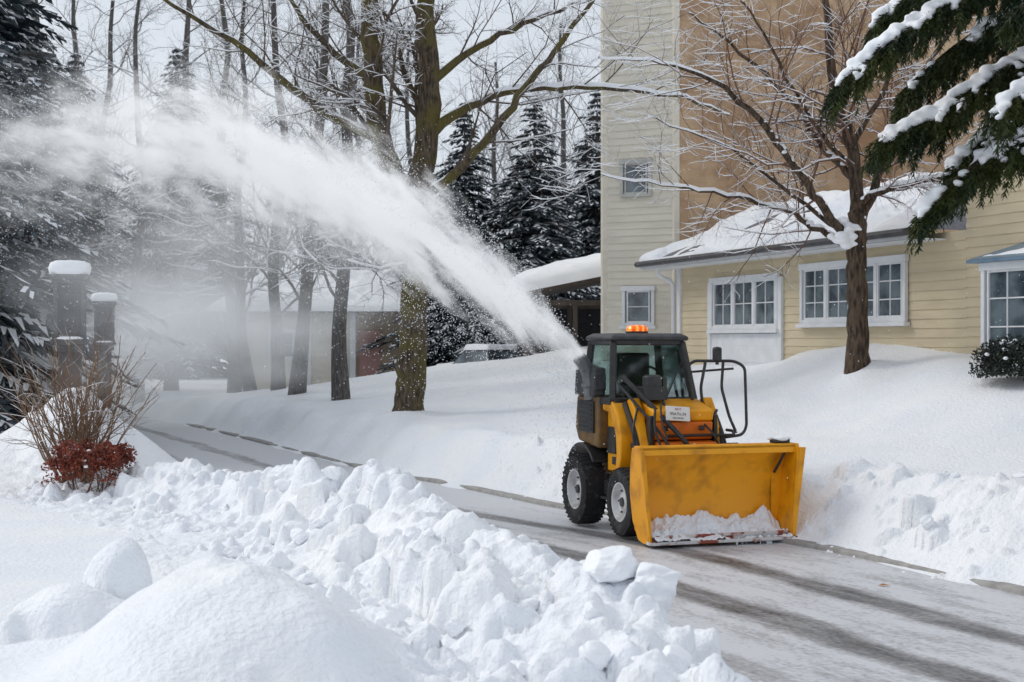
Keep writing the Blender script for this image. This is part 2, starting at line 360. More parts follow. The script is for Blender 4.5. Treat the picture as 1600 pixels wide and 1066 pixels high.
# ---------------------------------------------------------------- chunk objects
def ico(sub):
    bm=bmesh.new(); bmesh.ops.create_icosphere(bm,subdivisions=sub,radius=1); V=np.array([v.co for v in bm.verts]); F=np.array([[v.index for v in f.verts] for f in bm.faces]); bm.free(); return V,F
IV3,IF3=ico(5); IV1,IF1=ico(2)
def chunkmesh(i):
    rr_=np.random.RandomState(50+i); V=IV3.copy()
    for _ in range(10):
        n=rr_.randn(3); n/=np.linalg.norm(n); d=rr_.uniform(.5,.8); dd=V@n-d; V-=np.clip(dd,0,None)[:,None]*n*.85
    V+= (.26*fbm(V[:,0]+V[:,2]*.7+9,V[:,1]+V[:,2],2.0,4,i))[:,None]*V
    return quadmesh('snow_chunk',V,IF3,[SNOWC])
CM=[chunkmesh(i) for i in range(5)]
def chunk(x,y,sx,sy,sz,i,rz,lift=.3,label=None):
    o=bpy.data.objects.new('snow_chunk',CM[i%5]); o.scale=(sx,sy,sz); o.rotation_euler=(random.uniform(-.3,.3),random.uniform(-.3,.3),rz); o.location=(x,y,gz(x,y)+sz*lift)
    finish(o,label=label or 'rough white lump of ploughed snow on the roadside bank',cat='snow chunk',group='chunks of snow on the bank')
chunk(.78,7.85,.20,.17,.15,0,.3,.35,'large blocky lump of packed snow topping the bank'); chunk(.53,7.95,.17,.16,.13,1,1.2,.3)
chunk(-.86,12.6,.19,.13,.12,2,.6,.4,'tilted slab of packed snow on the bank crest'); chunk(-.75,8.4,.12,.11,.10,3,.2,.3)
for i in range(90):
    yv=random.uniform(6.3,17); q=random.uniform(.0,1.8); x=float(Ledge(yv))-q/.85; s_=random.uniform(.02,.09); rz=random.uniform(0,6); lf=random.uniform(.2,.5)
    if moundr(x,yv)<1.3: continue
    chunk(x,yv,s_*random.uniform(.9,1.3),s_,s_*.85,i,rz,lf)
for i in range(20):
    yv=random.uniform(9,14.5); q=random.uniform(.1,1.2); x=float(Redge(yv))+q/.85; s_=random.uniform(.03,.08); chunk(x,yv,s_*1.2,s_,s_*.85,i,random.uniform(0,6),random.uniform(.1,.4))
mb=MB(); mb.add([(0,0,.002),(.05,.02,.015),(.11,0,.004),(.05,-.025,.008)],[(0,1,2,3)]); mb.build('fallen_leaf',mat('leaf_brown',(.42,.18,.05),(.3,.12,.04)),loc=(2.98,11.6,.004),label='small brown dead leaf lying on the road',cat='leaf')

# ---------------------------------------------------------------- bare trees
class TA:
    def __init__(s): s.V=[];s.F=[];s.n=0
    def add(s,pts,r,k):
        pts=np.asarray(pts,float); r=np.asarray(r,float); n=len(pts)
        t=np.gradient(pts,axis=0); t/=np.linalg.norm(t,axis=1)[:,None]+1e-9
        m_=t.mean(0); ref=np.array([0,0,1.]) if abs(m_[2])<.8*np.linalg.norm(m_) else np.array([1.,0,0])
        a=np.cross(t,ref); a/=np.linalg.norm(a,axis=1)[:,None]+1e-9; b=np.cross(t,a)
        th=np.arange(k)*TAU/k
        ring=pts[:,None]+r[:,None,None]*(np.cos(th)[None,:,None]*a[:,None]+np.sin(th)[None,:,None]*b[:,None])
        s.V.append(ring.reshape(-1,3)); i=np.arange(n-1)[:,None]*k; j=np.arange(k)[None]; j2=(j+1)%k
        s.F.append((np.stack([i+j,i+j2,i+k+j2,i+k+j],-1).reshape(-1,4))+s.n); s.n+=n*k
    def mesh(s,name,mt,smooth=True):
        return quadmesh(name,np.concatenate(s.V),np.concatenate(s.F),[mt],smooth)
def grow(T,p,d,L,r,lvl,maxl,rng,up=.12,jit=.22,kids=(7,6,5,4),spread=1.0):
    n=7 if lvl<2 else 4
    pts=[p];d=d/np.linalg.norm(d)
    for i in range(n):
        d=d+rng.randn(3)*jit*(.6 if lvl<1 else 1)/math.sqrt(n/3.); d[2]+=up/n*3*(1 if lvl<2 else .3); d/=np.linalg.norm(d); pts.append(pts[-1]+d*L/n)
    pts=np.array(pts); rr_=r*(1-np.linspace(0,1,n+1)*.75)
    branch(T,pts,rr_,lvl)
    if lvl<maxl: spawn(T,pts,rr_,L,lvl,maxl,rng,up,jit,kids,spread)
def branch(T,pts,rr_,lvl):
    k=[12,7,4,3,3][min(lvl,4)]
    T['crown'].add(pts,rr_,k)
    if T.get('snow') is not None and lvl<=T.get('snowl',2):
        t=np.gradient(pts,axis=0); t/=np.linalg.norm(t,axis=1)[:,None]+1e-9; hz=np.clip(1.2-np.abs(t[:,2])*1.25,0,1)
        hz[0]*=.3;hz[-1]*=.1
        if hz.max()>.15:
            off=np.zeros_like(pts); off[:,2]=rr_*.55+.003; T['snow'].add(pts+off*hz[:,None],(rr_*.78+.004)*hz*T.get('sa',1)+.0004,max(k-2,4))
def spawn(T,pts,rr_,L,lvl,maxl,rng,up,jit,kids,spread,lo=.2):
    nk=kids[min(lvl,len(kids)-1)]
    for i in range(nk):
        f=lo+(1-lo)*(i+rng.rand())/nk; f=min(f,.98); q=f*(len(pts)-1); a=int(q); fr=q-a
        p=pts[a]*(1-fr)+pts[min(a+1,len(pts)-1)]*fr; t=pts[min(a+1,len(pts)-1)]-pts[a]; t/=np.linalg.norm(t)+1e-9
        rv=rng.randn(3); rv-=t*(rv@t); rv/=np.linalg.norm(rv)+1e-9
        an=rng.uniform(.55,1.15)*spread; d=t*math.cos(an)+rv*math.sin(an)
        rl=np.interp(q,np.arange(len(pts)),rr_)
        LL=L*rng.uniform(.32,.6)*(1.1-.5*f); 
        grow(T,p,d,LL,min(rl*.55,rl*.42+.003),lvl+1,maxl,rng,up,jit,kids,spread)
def smoothpath(P,n=4):
    P=[np.array(p,float) for p in P]; out=[]
    for i in range(len(P)-1):
        p0=P[max(i-1,0)];p1=P[i];p2=P[i+1];p3=P[min(i+2,len(P)-1)]
        for j in range(n):
            t=j/n; out.append(.5*((2*p1)+(-p0+p2)*t+(2*p0-5*p1+4*p2-p3)*t*t+(-p0+3*p1-3*p2+p3)*t**3))
    out.append(P[-1]); return np.array(out)
def blobs(name,L,mt,par,vox=.02,it=2):
    V=[];F=[];n=0
    for c,r_ in L:
        V.append(IV1*np.array([r_*1.15,r_*1.15,r_*.75])+np.array(c)); F.append(IF1+n); n+=len(IV1)
    o=finish(bpy.data.objects.new(name,quadmesh(name,np.concatenate(V),np.concatenate(F),[mt])),par)
    rm=o.modifiers.new('r','REMESH'); rm.mode='VOXEL'; rm.voxel_size=vox; rm.use_smooth_shade=True
    s_=o.modifiers.new('s','SMOOTH'); s_.factor=.5; s_.iterations=it
    return o
def handtree(name,loc,trunk,limbs,seed,mt,tw,label,kids=(8,6,5,4),maxl=4,sa=1,fork=None,tr=.8):
    e=empty(name,loc,label=label,cat='tree',group='bare snow-dusted street trees')
    rng=np.random.RandomState(seed); T={'crown':TA(),'snow':TA(),'sa':sa,'snowl':3}; tk=TA()
    P=smoothpath([(x,y,z,r) for x,y,z,r in trunk],6); th=P[:,:3].copy(); th[:,0]+=.012*rng.randn(len(th)); tk.add(th,P[:,3]*(1+.05*rng.randn(len(P))),18)
    FB=[]
    for L in limbs:
        P=smoothpath(L,5); pts=P[:,:3]+rng.randn(len(P),3)*.018; r=np.abs(P[:,3])
        tk.add(pts,r,12)
        t=np.gradient(pts,axis=0); t/=np.linalg.norm(t,axis=1)[:,None]; hz=np.clip(1.2-np.abs(t[:,2])*1.25,0,1)
        if hz.max()>.15:
            off=np.zeros_like(pts); off[:,2]=r*.6; T['snow'].add(pts+off,(r*.85+.008)*hz*sa+.0005,8)
        if fork:
            m_=int(len(pts)*.55)
            for i in range(m_):
                for k in range(3):
                    f=rng.rand(); p=pts[i]*(1-f)+pts[i+1]*f
                    if hz[i]>.12 and rng.rand()<.85: FB.append((p+np.array([rng.randn()*.02,rng.randn()*.02,r[i]*.85]),r[i]*rng.uniform(.5,.95)*(.6+.4*hz[i])+.01))
        ln=np.linalg.norm(np.diff(pts,axis=0),axis=1).sum()
        spawn(T,pts,r*tr,ln*.9,1 if r[0]<.12 else 0,maxl,rng,.12,.24,kids,1.0,.15)
    if fork:
        for _ in range(26): FB.append((np.array(fork)+rng.randn(3)*np.array([.10,.07,.09]),rng.uniform(.04,.09)))
        blobs('snow_clump',FB,SNOWC,e)
    finish(bpy.data.objects.new('trunk',tk.mesh('trunk',mt)),e); finish(bpy.data.objects.new('crown',T['crown'].mesh('crown',tw)),e)
    finish(bpy.data.objects.new('snow_on_branches',T['snow'].mesh('snow_on_branches',SNOWC)),e)
    return e
t1z=.45
handtree('tree',(-1.8,24.5,t1z),[(0,0,-.2,.36),(0.0,0,.15,.30),(.06,0,.8,.255),(.10,0,1.7,.24),(.14,0,2.7,.225),(.17,0,3.6,.24),(.2,0,4.2,.25),(.25,0,4.5,.2)],
 [[(.22,0,4.2,.21),(.33,.1,5.2,.20),(.36,.1,6.3,.18),(.33,0,7.4,.15),(.5,.1,9.2,.08)],
  [(.12,-.1,3.9,.19),(-.28,-.2,4.5,.19),(-.5,-.2,5.3,.175),(-.57,-.2,6.3,.16),(-.62,-.3,7.4,.14),(-.4,-.4,9,.06)],
  [(.28,0,4.0,.09),(.8,-.4,4.35,.08),(1.45,-.7,5.0,.07),(2.0,-.9,5.75,.06),(2.5,-1,6.3,.05),(3.3,-1.2,7.4,.03)],
  [(.38,0,5.1,.1),(1.1,.2,5.65,.075),(2.1,.3,5.95,.06),(3.4,.4,5.98,.05),(4.6,.4,5.85,.035),(5.6,.3,5.5,.02)],
  [(-.45,0,5.0,.09),(-1.2,-.2,5.35,.075),(-1.9,-.4,5.8,.065),(-2.9,-.5,6.6,.05),(-4.4,-.8,7.5,.025)],
  [(-.55,0,6.0,.08),(-1.3,.5,6.6,.06),(-2,.7,7.4,.04),(-2.6,.9,8.3,.02)],
  [(.4,0,6.0,.08),(1.2,.4,6.7,.06),(2.2,.5,7.2,.045),(3.2,.7,7.6,.025)],
  [(.36,0,5.5,.06),(-.1,.6,6.2,.05),(-.2,1,7.2,.03)]],5,BARK,TWIG,'tall bare tree with mossy forked trunk standing in a snowbank',kids=(9,12,9,6),sa=1.2,tr=.55)
handtree('tree',(4.87,20,1.42),[(0,0,-.3,.24),(0,0,.1,.18),(-.02,0,.8,.15),(-.03,0,1.6,.14),(-.03,0,2.0,.15),(0,0,2.4,.11)],
 [[(-.02,0,2.1,.11),(-.02,.05,2.9,.095),(-.15,.1,3.6,.08),(-.34,.1,4.2,.07),(-.42,.1,5.4,.05),(-.3,0,6.6,.03)],
  [(-.1,0,1.95,.07),(-.5,-.2,2.4,.06),(-.95,-.4,2.95,.052),(-1.4,-.5,3.5,.045),(-2.0,-.6,4.05,.035),(-2.8,-.7,4.35,.022),(-3.7,-.8,4.4,.012)],
  [(-.1,0,1.9,.055),(-.5,.2,2.15,.045),(-1.0,.3,2.45,.037),(-1.8,.4,2.68,.03),(-2.7,.5,2.85,.02),(-3.6,.5,2.98,.012)],
  [(.02,0,2.2,.07),(.3,.1,2.9,.06),(.5,.2,3.5,.05),(.9,.3,4.3,.04),(1.5,.4,5.1,.025)],
  [(0,0,2.8,.06),(-.4,.3,3.3,.045),(-.9,.5,4.1,.035),(-1.7,.7,4.9,.022),(-2.3,.8,5.4,.012)],
  [(0,0,2.5,.05),(.5,-.3,2.75,.04),(1.2,-.5,2.9,.03),(1.9,-.6,3.3,.018)],
  [(-.05,0,3.0,.04),(-.7,-.3,3.6,.03),(-1.3,-.4,4.6,.02),(-1.7,-.4,5.3,.012)],
  [(-.3,0,2.15,.035),(-1.1,-.1,2.75,.026),(-2.0,-.2,3.35,.018),(-3.0,-.2,3.7,.01)],
  [(-.1,0,3.3,.045),(.3,-.4,4.1,.035),(.5,-.6,5,.025)]],9,BARK2,TWIGR,'bare spreading tree with snow caught in its fork on the lawn',kids=(9,17,11,8),sa=1.1,fork=(-.18,-.06,2.08),tr=.6)
def bgtree(seed,h,r,lean,maxl=3,kids=(18,13,10,4)):
    rng=np.random.RandomState(seed); T={'crown':TA(),'snow':TA(),'sa':1.6,'snowl':2}; tk=TA()
    P=[];x=0;y=0
    for i in range(9): P.append((x,y,i*h/8,r*(1-i/8*.75)*(1.25 if i==0 else 1))); x+=lean*h/8+rng.randn()*.14; y+=rng.randn()*.14
    P=smoothpath(P,3); tk.add(P[:,:3],P[:,3],12)
    spawn(T,P[:,:3],P[:,3]*.55,h*.62,0,maxl,rng,.16,.30,kids,1.05,.15)
    return tk.mesh('trunk',BARKF),T['crown'].mesh('crown',TWIGF),T['snow'].mesh('snow_on_branches',SNOWC)
BG=[bgtree(21,13,.18,-.03),bgtree(22,14,.20,.01),bgtree(23,11,.15,-.01),bgtree(24,12,.18,.02)]
def putbg(x,y,v,s=1,rz=0,label='tall slender bare tree dusted with snow'):
    e=empty('tree',(x,y,gz(x,y)-.15),rz,label=label,cat='tree',group='bare trees along the road'); e.scale=(s,s,s)
    for me,nm in zip(BG[v],('trunk','crown','snow_on_branches')): finish(bpy.data.objects.new(nm,me),e)
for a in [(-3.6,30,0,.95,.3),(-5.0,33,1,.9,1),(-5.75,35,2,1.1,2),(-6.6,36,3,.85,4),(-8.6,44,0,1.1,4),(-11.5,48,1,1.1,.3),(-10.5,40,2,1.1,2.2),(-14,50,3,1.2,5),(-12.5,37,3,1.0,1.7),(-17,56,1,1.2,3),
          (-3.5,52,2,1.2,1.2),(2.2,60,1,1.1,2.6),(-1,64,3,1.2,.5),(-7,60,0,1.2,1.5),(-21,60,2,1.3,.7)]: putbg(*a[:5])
# ---------------------------------------------------------------- conifers
def conifer(seed,h,rad0,nl=46,per=11,lo=.04):
    rng=np.random.RandomState(seed); V=[];F=[];M=[]; n=0
    def quad(a,b,c,d,m_):
        nonlocal n
        V.extend([a,b,c,d]); F.append((n,n+1,n+2,n+3)); M.append(m_); n+=4
    for i in range(nl):
        f=i/(nl-1); z=h*(lo+(1-lo)*f**.9); R=rad0*(1-f)**.85*rng.uniform(.8,1.1)+.08
        for j in range(per if f<.8 else 6):
            th=rng.uniform(0,TAU); L=R*rng.uniform(.6,1.12); dx,dy=math.cos(th),math.sin(th); droop=rng.uniform(.25,.5)
            ns=max(3,int(L/.17)); sn=rng.rand()
            for k in range(ns):
                t=(k+rng.rand())/ns; px=dx*L*t; py=dy*L*t; pz=z+.12*L*t-droop*L*t*t
                w=.42*L*(1.15-t)*.7+.10
                for side in(-1,1):
                    tx=dx*.75-dy*side*.7+rng.randn()*.15; ty=dy*.75+dx*side*.7+rng.randn()*.15
                    e=(px+tx*w,py+ty*w,pz-w*rng.uniform(.25,.75)); wd=.055+.03*rng.rand()
                    a=(px-dx*wd,py-dy*wd,pz); b_=(px+dx*wd,py+dy*wd,pz-.02)
                    m1=(px*.4+e[0]*.6+dx*wd*1.2,py*.4+e[1]*.6+dy*wd*1.2,pz*.4+e[2]*.6-.08)
                    quad(a,b_,m1,e,0)
                    if rng.rand()<.36+.5*sn and t>.2:
                        u=.035; q=rng.uniform(.45,.9); quad((a[0],a[1],a[2]+u),(b_[0],b_[1],b_[2]+u),(m1[0]*q+px*(1-q),m1[1]*q+py*(1-q),m1[2]*q+pz*(1-q)+u),(e[0]*q+px*(1-q),e[1]*q+py*(1-q),e[2]*q+pz*(1-q)+u),1)
    V=np.array(V);F=np.array(F);M=np.array(M)
    def sub(k,nm,mt):
        Fs=F[M==k]; return quadmesh(nm,V[Fs.ravel()],np.arange(len(Fs)*4).reshape(-1,4),[mt],False)
    tk=TA(); tk.add(np.array([(0,0,-.5),(0,0,h*.5),(0,0,h*.98)]),np.array([h*.018,h*.012,.01]),8)
    return tk.mesh('trunk',BARKF),sub(0,'crown',NEEDF),sub(1,'snow_on_branches',SNOWC)
CF=[conifer(1,11,3.0,50,13),conifer(2,11,3.2,52,13),conifer(3,11,2.7,48,12)]
def putc(x,y,v,s=1,rz=0,sx=1,label='dark snow-laden spruce tree'):
    e=empty('spruce_tree',(x,y,gz(x,y)-.2),rz,label=label,cat='tree',group='dark spruce trees'); e.scale=(s*sx,s*sx,s)
    for me,nm in zip(CF[v],('trunk','crown','snow_on_branches')): finish(bpy.data.objects.new(nm,me),e)
for a in [(-1.6,48,0,.90,0,1.2),(.75,47,1,.90,1,1.2),(3.0,50,2,.98,2,1.2),(-3.6,51,2,.72,3,1.2),(5.5,56,1,1,4,1.2),(-.4,55,0,.7,5,1.3),
          (-10.9,26.5,1,1.15,0),(-11.5,31,0,1.3,2),(-12.5,35,2,1.2,1),(-9.6,23.2,2,.42,3),(-16,42,1,1.4,1),(-18.5,47,0,1.4,1),(-13.8,45,2,1.0,1),(-22,52,1,1.5,3),(-14,28,2,1.3,3),
          (-15.5,66,1,1.4,3,1.2),(-7.2,58,2,.85,1,1.3)]: putc(*a)
T={'crown':TA(),'snow':None}; rng=np.random.RandomState(77)
for i in range(40):
    x=-50+i*2.4+rng.uniform(-1,1); y=74+rng.uniform(0,14); h=rng.uniform(9,16)
    grow(T,np.array([x,y,0.]),np.array([0,0,1.]),h,.2,0,2,rng,.2,.14,(22,11,4),.85)
finish(bpy.data.objects.new('distant_wood',T['crown'].mesh('distant_wood',mat('hazy_twigs',(.30,.305,.32),(.37,.375,.39),scale=1))),kind='stuff',label='far-off mass of bare grey winter trees',cat='wood')  # pale twig colour stands in for aerial haze

# ---------------------------------------------------------------- near fir
e=empty('fir_tree',(5.9,12.2,gz(5.9,12.2)+.12),label='green fir tree with drooping boughs heavy with snow',cat='tree')
rng=np.random.RandomState(4)
tk=TA(); tk.add(np.array([(0,0,-.5),(0,0,3),(0,0,7)]),np.array([.2,.16,.07]),12)
NV=[];SB=[]
def needles(p0,p1,n,ln=.05):
    d=p1-p0; L=np.linalg.norm(d)+1e-9; d=d/L
    if n<1: return
    p=p0+(p1-p0)*rng.rand(n,1); r_=rng.randn(n,3); r_-=d*(r_@d)[:,None]; r_/=np.linalg.norm(r_,axis=1)[:,None]; r_[:,2]-=.3; q=d*.8+r_*.75; q/=np.linalg.norm(q,axis=1)[:,None]; q*=ln*rng.uniform(.7,1.3,(n,1))
    w=np.cross(q,rng.randn(n,3)); w=w/np.linalg.norm(w,axis=1)[:,None]*.0055
    NV.append(np.stack([p-w,p+w,p+q+w*.4,p+q-w*.4],1))
def bough(P,wid,hang):
    P=smoothpath(P,6); tk.add(P,np.linspace(.035,.006,len(P)),6)
    ln=np.linalg.norm(np.diff(P,axis=0),axis=1).sum(); n=int(ln/.05); ph=rng.uniform(0,50)
    for i in range(n):
        f=(i+.5)/n; q=f*(len(P)-1); a=int(q); p=P[a]+(P[min(a+1,len(P)-1)]-P[a])*(q-a); t=P[min(a+1,len(P)-1)]-P[a]; t/=np.linalg.norm(t)+1e-9
        lat=np.cross(t,[0,0,1]); lat/=np.linalg.norm(lat)
        snowy=vn(f*ln*1.5,ph)>-.12
        for sd in(-1,1):
            L=wid*(1.05-f*.7)*rng.uniform(.5,1.2); d=t*.7+lat*sd*.75+np.array([0,0,-hang*rng.uniform(.2,1.2)]); d/=np.linalg.norm(d)
            e1=p+d*L+np.array([0,0,-.12*L]); m_=p+d*L*.5
            tk.add(np.array([p,m_,e1]),np.array([.006,.004,.002]),3)
            needles(p,m_,int(L*110)); needles(m_,e1,int(L*110))
            for k in range(int(L/.06)):
                g_=rng.rand(); b0=p+(e1-p)*g_; dd=d*.6+lat*rng.choice([-1,1])*.4+np.array([0,0,-.7-.6*rng.rand()]); dd/=np.linalg.norm(dd); l2=rng.uniform(.10,.26); needles(b0,b0+dd*l2,int(l2*150))
            if rng.rand()<(.62 if snowy else .06):
                g1=rng.uniform(.3,.85)
                for k in range(int(L*g1/.04)+1):
                    g_=rng.uniform(0,g1); c=p+(e1-p)*g_+rng.randn(3)*.012; SB.append((c+np.array([0,0,.02]),rng.uniform(.022,.052)*(1.1-g_*.6)))
        if snowy and rng.rand()<.8: SB.append((p+np.array([0,0,.03])+rng.randn(3)*.015,rng.uniform(.035,.07)))
for P,w,h_ in [([(0,0,4.7),(-1,-.1,4.5),(-2,-.2,4.1),(-2.8,-.3,3.6),(-3.2,-.3,3.22)],.60,.6),
          ([(0,.1,4.0),(-.9,.1,3.85),(-1.7,.0,3.45),(-2.3,0,3.05),(-2.72,0,2.85)],.65,.7),
          ([(0,0,3.2),(-.9,0,3.1),(-1.6,-.1,2.85),(-2.1,-.1,2.5),(-2.42,-.1,2.2)],.6,.7),
          ([(0,0,5.3),(-1,-.2,5.2),(-2.0,-.3,4.9),(-2.7,-.3,4.45)],.65,.6),
          ([(0,0,3.7),(-.8,-.5,3.6),(-1.5,-.8,3.3),(-2.0,-.9,3.0)],.65,.8),
          ([(0,0,4.4),(-.8,-.9,4.3),(-1.5,-1.3,4.0),(-2.1,-1.6,3.6)],.65,.7),
          ([(0,0,4.9),(-1,.6,4.8),(-1.9,.9,4.5),(-2.5,1,4.1)],.65,.6),
          ([(0,0,4.3),(-1,.6,4.2),(-1.7,.9,3.9),(-2.3,1,3.4)],.65,.7),
          ([(0,0,5.0),(-.7,-1,4.9),(-1.3,-1.5,4.6),(-1.7,-1.8,4.2)],.6,.6),
          ([(0,0,3.5),(-.8,.5,3.4),(-1.4,.7,3.1),(-1.9,.8,2.7)],.65,.8),
          ([(0,0,4.0),(1,.6,3.8),(2,.9,3.4)],.6,.6)]: bough(P,w,h_)
finish(bpy.data.objects.new('trunk',tk.mesh('trunk',BARK2)),e)
NA=np.concatenate(NV).reshape(-1,3); finish(bpy.data.objects.new('crown',quadmesh('crown',NA,np.arange(len(NA)).reshape(-1,4),[NEED],False)),e)
blobs('snow_on_branches',SB,SNOWC,e,.018)

# ---------------------------------------------------------------- shrubs
def leafcloud(c,R,n,size,box=False):
    c=np.array(c); out=[]
    for _ in range(n):
        v_=rng.randn(3); v_/=np.linalg.norm(v_); 
        if box: v_=np.sign(v_)*np.abs(v_)**.55; v_/=max(1,np.linalg.norm(v_)*.85)
        v_[2]=abs(v_[2]) if v_[2]<-.3 else v_[2]
        rr_=rng.uniform(.55,1.05)*(1+.15*math.sin(v_[0]*7+v_[1]*5)); p=c+v_*R*rr_
        a=rng.randn(3); a/=np.linalg.norm(a); b_=np.cross(a,rng.randn(3)); b_/=np.linalg.norm(b_)
        s_=size*rng.uniform(.6,1.3); out.append((p-a*s_,p-b_*s_*.5,p+a*s_,p+b_*s_*.5))
    return np.array(out).reshape(-1,3)
def snowcap(c,R,n,r,nm,par):
    L=[]
    for _ in range(n):
        v_=rng.randn(3); v_[2]=abs(v_[2])+.6; v_/=np.linalg.norm(v_); p=np.array(c)+v_*np.array(R); L.append((p,r*rng.uniform(.5,1.3)))
    return blobs(nm,L,SNOWC,par,.012,1)
x,y=-4.75,16.0; z=gz(x,y)
e=empty('bush',(x,y,z),label='low rusty-red trimmed bush poking out of the snow',cat='bush')
A=leafcloud((0,0,.22),np.array([.44,.38,.32]),7000,.022,True); finish(bpy.data.objects.new('foliage',quadmesh('foliage',A,np.arange(len(A)).reshape(-1,4),[RUST],False)),e)
snowcap((0,0,.22),(.38,.34,.30),14,.03,'snow_patch',e)
T={'crown':TA(),'snow':TA(),'snowl':1,'sa':.8}
for i in range(16): 
    th=rng.uniform(0,TAU); grow(T,np.array([rng.uniform(-.2,.2),rng.uniform(-.2,.2),-.1]),np.array([math.cos(th)*.35,math.sin(th)*.35,1]),.5,.008,1,2,rng,.1,.2,(4,4,3))
finish(bpy.data.objects.new('twigs',T['crown'].mesh('twigs',TWIGR)),e)
x,y=-5.15,16.9; z=gz(x,y)
e=empty('shrub',(x,y,z-.05),label='leafless many-stemmed shrub with arching brown twigs',cat='shrub')
T={'crown':TA(),'snow':TA(),'snowl':2,'sa':.6}
for i in range(60):
    th=rng.uniform(0,TAU); k=rng.uniform(.15,.75); grow(T,np.array([rng.uniform(-.2,.2),rng.uniform(-.15,.15),0]),np.array([math.cos(th)*k,math.sin(th)*k,1]),rng.uniform(1.1,1.9),.013,1,3,rng,.08,.2,(5,5,4),.8)
finish(bpy.data.objects.new('stems',T['crown'].mesh('stems',TWIGT)),e); finish(bpy.data.objects.new('snow_on_branches',T['snow'].mesh('snow_on_branches',SNOWC)),e)
x=5.95;y=17.0
z=gz(x,y)
e=empty('bush',(x,y,z-.02),label='rounded dark evergreen bush beside the bay window',cat='bush')
A=leafcloud((0,0,.2),np.array([.40,.38,.36]),8000,.022); finish(bpy.data.objects.new('foliage',quadmesh('foliage',A,np.arange(len(A)).reshape(-1,4),[LEAFD],False)),e)
snowcap((0,0,.18),(.38,.36,.37),40,.026,'snow_patch',e)
x,y=-8.5,21.0; z=gz(x,y)
e=empty('bush',(x,y,z),label='scrubby brown-green hedge bush dusted with snow',cat='bush')
A=leafcloud((0,0,.2),np.array([.5,.45,.5]),5000,.03); finish(bpy.data.objects.new('foliage',quadmesh('foliage',A,np.arange(len(A)).reshape(-1,4),[mat('brown_leaves',(.10,.06,.03),(.06,.07,.04),scale=7)],False)),e)
snowcap((0,0,.18),(.44,.42,.5),30,.06,'snow_patch',e)

# ---------------------------------------------------------------- house helpers
def lap(A,B,z0,z1,outn,bh=.125,ol=.016):
    mb=MB(); A=Vector((A[0],A[1],0));B=Vector((B[0],B[1],0)); n=Vector((outn[0],outn[1],0)).normalized(); k=int(round((z1-z0)/bh)); bh=(z1-z0)/k
    for i in range(k):
        a=z0+i*bh; q=[A+n*ol+Vector((0,0,a)),B+n*ol+Vector((0,0,a)),B+n*.002+Vector((0,0,a+bh)),A+n*.002+Vector((0,0,a+bh))]
        u=[A+Vector((0,0,a)),B+Vector((0,0,a)),q[1],q[0]]; mb.add(q,[(0,1,2,3)]); mb.add(u,[(0,1,2,3)])
    return mb
def patch(c00,c10,c11,c01,nu,nv,th,seed,amp=.06,edge=.12):
    c=[np.array(q,float) for q in (c00,c10,c11,c01)]
    U,Vv=np.meshgrid(np.linspace(0,1,nu),np.linspace(0,1,nv),indexing='ij')
    P=c[0]*((1-U)*(1-Vv))[...,None]+c[1]*(U*(1-Vv))[...,None]+c[2]*(U*Vv)[...,None]+c[3]*((1-U)*Vv)[...,None]
    e_=np.minimum(np.minimum(U,1-U)*np.linalg.norm(c[1]-c[0]),np.minimum(Vv,1-Vv+ .02)*np.linalg.norm(c[3]-c[0]))
    k=np.sqrt(np.clip(e_/edge,0,1)*(2-np.clip(e_/edge,0,1)))
    t=(th+amp*fbm(P[...,0],P[...,1],1.4,4,seed)*2)*k
    P=P.copy(); P[...,2]+=t+.006
    P[...,2]-=.03*(k<=0.001)
    idx=np.arange(nu*nv).reshape(nu,nv); F=np.stack([idx[:-1,:-1],idx[1:,:-1],idx[1:,1:],idx[:-1,1:]],-1).reshape(-1,4)
    return P.reshape(-1,3),F
